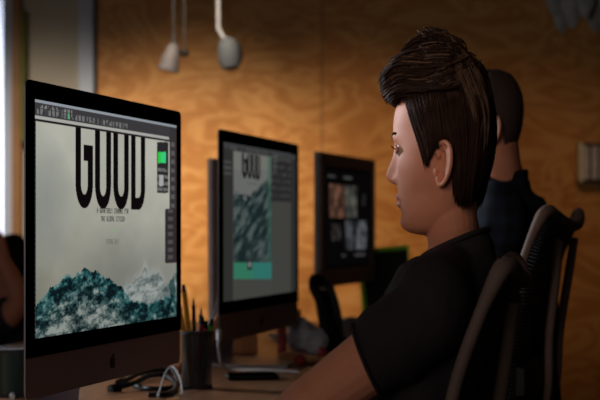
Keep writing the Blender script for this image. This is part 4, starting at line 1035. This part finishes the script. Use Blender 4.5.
paper(296, 341, .14, .18, .5, 'crumpled pale sheet behind the desk telephone', z=.004)
paper(343, 343, .10, .2, -.2, 'pale sheet right of the desk telephone', z=.006)
paper(378, 334, .08, .14, .3, 'white sheet lying furthest right by the grey monitor', z=.008)
paper(308, 362, .13, .16, .1, 'curled brown paper in front of the desk telephone', 'orange', z=.004)
def crumple(px, py, r, m, label, cat='paper ball', name='paper_ball'):
    b = D(px, py); mb = MB().ball((0, 0, r*.8), r, 12)
    mb.v = [tuple(Vector(v)*(1+.25*noise.noise(Vector(v)*60+Vector((px, 0, 0))))+Vector((0, 0, .004))) for v in mb.v]
    o = mb.build(name, M[m]); o.location = b; return tag(o, label, cat)
crumple(303, 350, .04, 'paper', 'pale crumpled paper at the foot of the second computer'); crumple(316, 354, .030, 'paper', 'pale crumpled paper below the telephone handset'); crumple(350, 341, .035, 'paper', 'small crumpled paper right of the telephone')
b = D(282, 354); rc = empty('marker', (b.x, b.y, DESKZ), 0, 'red marker standing behind the second computer screen edge', 'pen'); MB().lathe([(0, 0), (.011, 0), (.011, .085), (0, .085)]).build('barrel', M['red'], rc, True); MB().lathe([(0, .085), (.012, .085), (.011, .115), (0, .118)]).build('cap', M['red'], rc, True)
b = D(296, 350); fg = empty('bottle', (b.x, b.y+.15, DESKZ), 0, 'small pale bottle with a tan cap behind the crumpled papers', 'bottle')
MB().lathe([(0, 0), (.02, 0), (.021, .05), (.012, .068), (.012, .074), (0, .074)]).build('bottle_body', M['paper'], fg, True); MB().lathe([(0, .074), (.013, .074), (.013, .095), (0, .096)]).build('cap', M['orange'], fg, True)
for px, py, m, lab in ((300, 366, 'red', 'red ribbon scrap on the desk near the elbow'), (322, 358, 'red', 'red scrap of card among the papers')):
    crumple(px, py, .012, m, lab, 'scrap', 'card_scrap')
crumple(344, 346, .012, 'blue', 'blue scrap beside the telephone base', 'scrap', 'card_scrap')

# black panel with a green edge
b = P(388, 228, 5.0); gp_ = empty('tablet', (b.x-.004, b.y, DESKZ), math.radians(4), 'black panel with a bright green edge standing right of the grey monitor', 'panel')
hp = (CAMZ-(251-HOR)*5.0/FPX)-DESKZ; rotq = Matrix.Rotation(math.radians(-5), 3, 'Y').to_quaternion()
MB().box((0, .0, hp/2+.004), (.150, .010, hp), rot=rotq, bev=.002).build('panel', M['black'], gp_)
e = MB()
for (x, z, w2, h2) in ((0, hp+.002, .158, .013), (-.076, hp/2, .013, hp), (.076, hp/2, .005, hp), (0, .006, .156, .006)):
    v = rotq.to_matrix() @ Vector((x, 0, z-hp/2)); e.box((v.x, v.y, v.z+hp/2+.004), (w2, .022, h2), rot=rotq, bev=.002)
e.build('edge', mat('bright green rubber', (150, 250, 40), .5), gp_)
MB().box((0, .04, .05), (.08, .07, .006), rot=Matrix.Rotation(math.radians(50), 3, 'X').to_quaternion()).build('stand', M['black'], gp_)

# ------------------------------------------------------------------ hanging lamps
def pendant(px, py, dep, h, r, tilt, label, knob):
    t = P(px, py, dep); o = empty('pendant_lamp', t, 0, label, 'lamp')
    R = Matrix.Rotation(math.radians(tilt), 3, 'Y')
    mb = MB().lathe([(r*.18, h*.5), (r*.45, h*.42), (r*.8, 0), (r, -h*.5), (r*.96, -h*.5), (r*.76, 0), (r*.4, h*.38), (.002, h*.44)]); mb.v = [tuple(R @ Vector(v)) for v in mb.v]
    mb.build('lamp_shade', mat('pale enamel', (88, 84, 88), .7), o, True)
    top_ = R @ Vector((0, 0, h*.5)); MB().tube([top_, top_+Vector((0, 0, .03))], [.008, .006], 10).build('lamp_holder', M['dark_grey'], o, True)
    bl_ = MB().ball((0, 0, 0), (.012, .012, .016), 12); bl_.v = [tuple(R @ (Vector(v)+Vector((0, 0, -h*.15)))) for v in bl_.v]; bl_.build('bulb', M['white'], o, True)
    MB().tube(smoothpath([top_+Vector((0, 0, .02)), top_+Vector((-.004, 0, .3)), Vector((.0, 0, 2.9-t.z))]), .0032 if not knob else .004, 8).build('cord', M['grey_side'] if knob else M['dark_grey'], o, True)
    return o
pendant(171, 57, 5.0, .088, .034, 12, 'small pale cone lamp hanging left of the oblong one', 0)
b = P(184, 53, 5.0); kb = empty('pull_switch', b, 0, 'small dark knob hanging just right of the pale cone lamp', 'switch')
MB().ball((0, 0, 0), (.016, .014, .012), 12).build('knob', M['black'], kb, True); MB().tube([(0, 0, .008), (.003, 0, .4), (.004, 0, 2.9-b.z)], .0028, 6).build('cord', M['dark_grey'], kb, True)
# oblong lamp
t = P(229, 54, 5.0); ob = empty('pendant_lamp', t, 0, 'oblong pale lamp hanging on a thick grey cord right of the cone lamp', 'lamp')
mb = MB().lathe([(.012, .052), (.026, .042), (.033, .02), (.034, -.02), (.029, -.042), (.012, -.052), (0, -.052)]); R_ = Matrix.Rotation(math.radians(-6), 3, 'Y'); mb.v = [tuple(R_ @ Vector(v)) for v in mb.v]
mb.build('lamp_shade', mat('grey enamel', (92, 98, 106), .7), ob, True)
mb = MB().ball((.020, .012, 0), (.022, .028, .046), 14); mb.build('lamp_back', M['dark_grey'], ob, True)
MB().tube(smoothpath([(-.012, 0, .048), (-.03, 0, .08), (-.034, 0, .2), (-.038, 0, 2.9-t.z)]), .0065, 8).build('cord', M['grey_side'], ob, True)

# hanging grey-leaved plant, top right
t = P(592, -12, 4.4); pl = empty('hanging_plant', t, 0, 'dark grey leaved plant hanging down at the top right corner', 'plant')
MB().lathe([(0, -.02), (.07, -.02), (.10, .08), (.095, .08), (.066, -.012), (0, -.012)]).build('pot', M['dark_grey'], pl, True)
MB().tube([(0, 0, .08), (0, 0, 2.9-t.z)], .003, 6).build('cord', M['dark_grey'], pl)
lf = MB(); soil = MB().lathe([(0, .05), (.09, .06), (0, .075)]); soil.build('soil', M['black'], pl)
spots = [(562, 34), (573, 26), (583, 22), (597, 32), (606, 26), (555, 18), (578, 12), (566, 12), (590, 10), (612, 14), (571, 30)]
for i, (px, py) in enumerate(spots):
    e = P(px, py, 4.4)-t; e.y += random.uniform(-.05, .05); s = Vector((e.x*.35, e.y, .06)); mid = Vector((e.x*1.05, e.y*1.1, .045)); pts = smoothpath([s, mid, e+Vector((-.002, 0, .05)), e], 5); n = len(pts)
    lf.tube(pts, [.002+.026*math.sin(PI*min(1, k/(n-1)))**1.2*(k/(n-1))**.5*1.2 for k in range(n)], 8, flat=.25, up=(0, 1, .2))
lf.build('leaves', M['leaf'], pl, True)

# wall rack with pale rolls, at the right
xr = X6(576); zr = CAMZ+(HOR-163)*WY/FPX
rk = empty('wall_rack', (xr, WY, zr), 0, 'small cream sided rack fixed to the plywood wall at the right edge', 'rack')
hR = 39*WY/FPX
MB().box((.010, -.03, 0), (.014, .06, hR), bev=.002).build('side_panel', mat('cream paint', (250, 244, 214), .6), rk)
MB().box((.155, -.03, 0), (.014, .06, hR), bev=.002).build('side_panel', mat('cream paint', (250, 244, 214), .6), rk)
MB().box((.083, -.03, -hR/2+.005), (.16, .058, .01)).build('shelf', M['dark_grey'], rk); MB().box((.083, -.012, hR/2-.003), (.16, .016, .006)).build('shelf', M['dark_grey'], rk)
MB().box((.083, -.004, 0), (.16, .008, hR)).build('back_panel', M['dark_grey'], rk)
for k in range(4):
    x = xr+.033+.032*k
    o = MB().lathe([(0, -hR/2+.011), (.0125, -hR/2+.011), (.0125, hR/2-.012), (0, hR/2-.012)], (0, 0, 0), 16).build('paper_roll', mat('pale roll', (224, 216, 222), .6), None, True)
    o.location = (x, WY-.03, zr); tag(o, ['leftmost pale roll standing in the wall rack', 'second pale roll from the left in the wall rack', 'third pale roll from the left in the wall rack', 'rightmost pale roll in the wall rack'][k], 'paper roll', 'pale rolls in the wall rack')
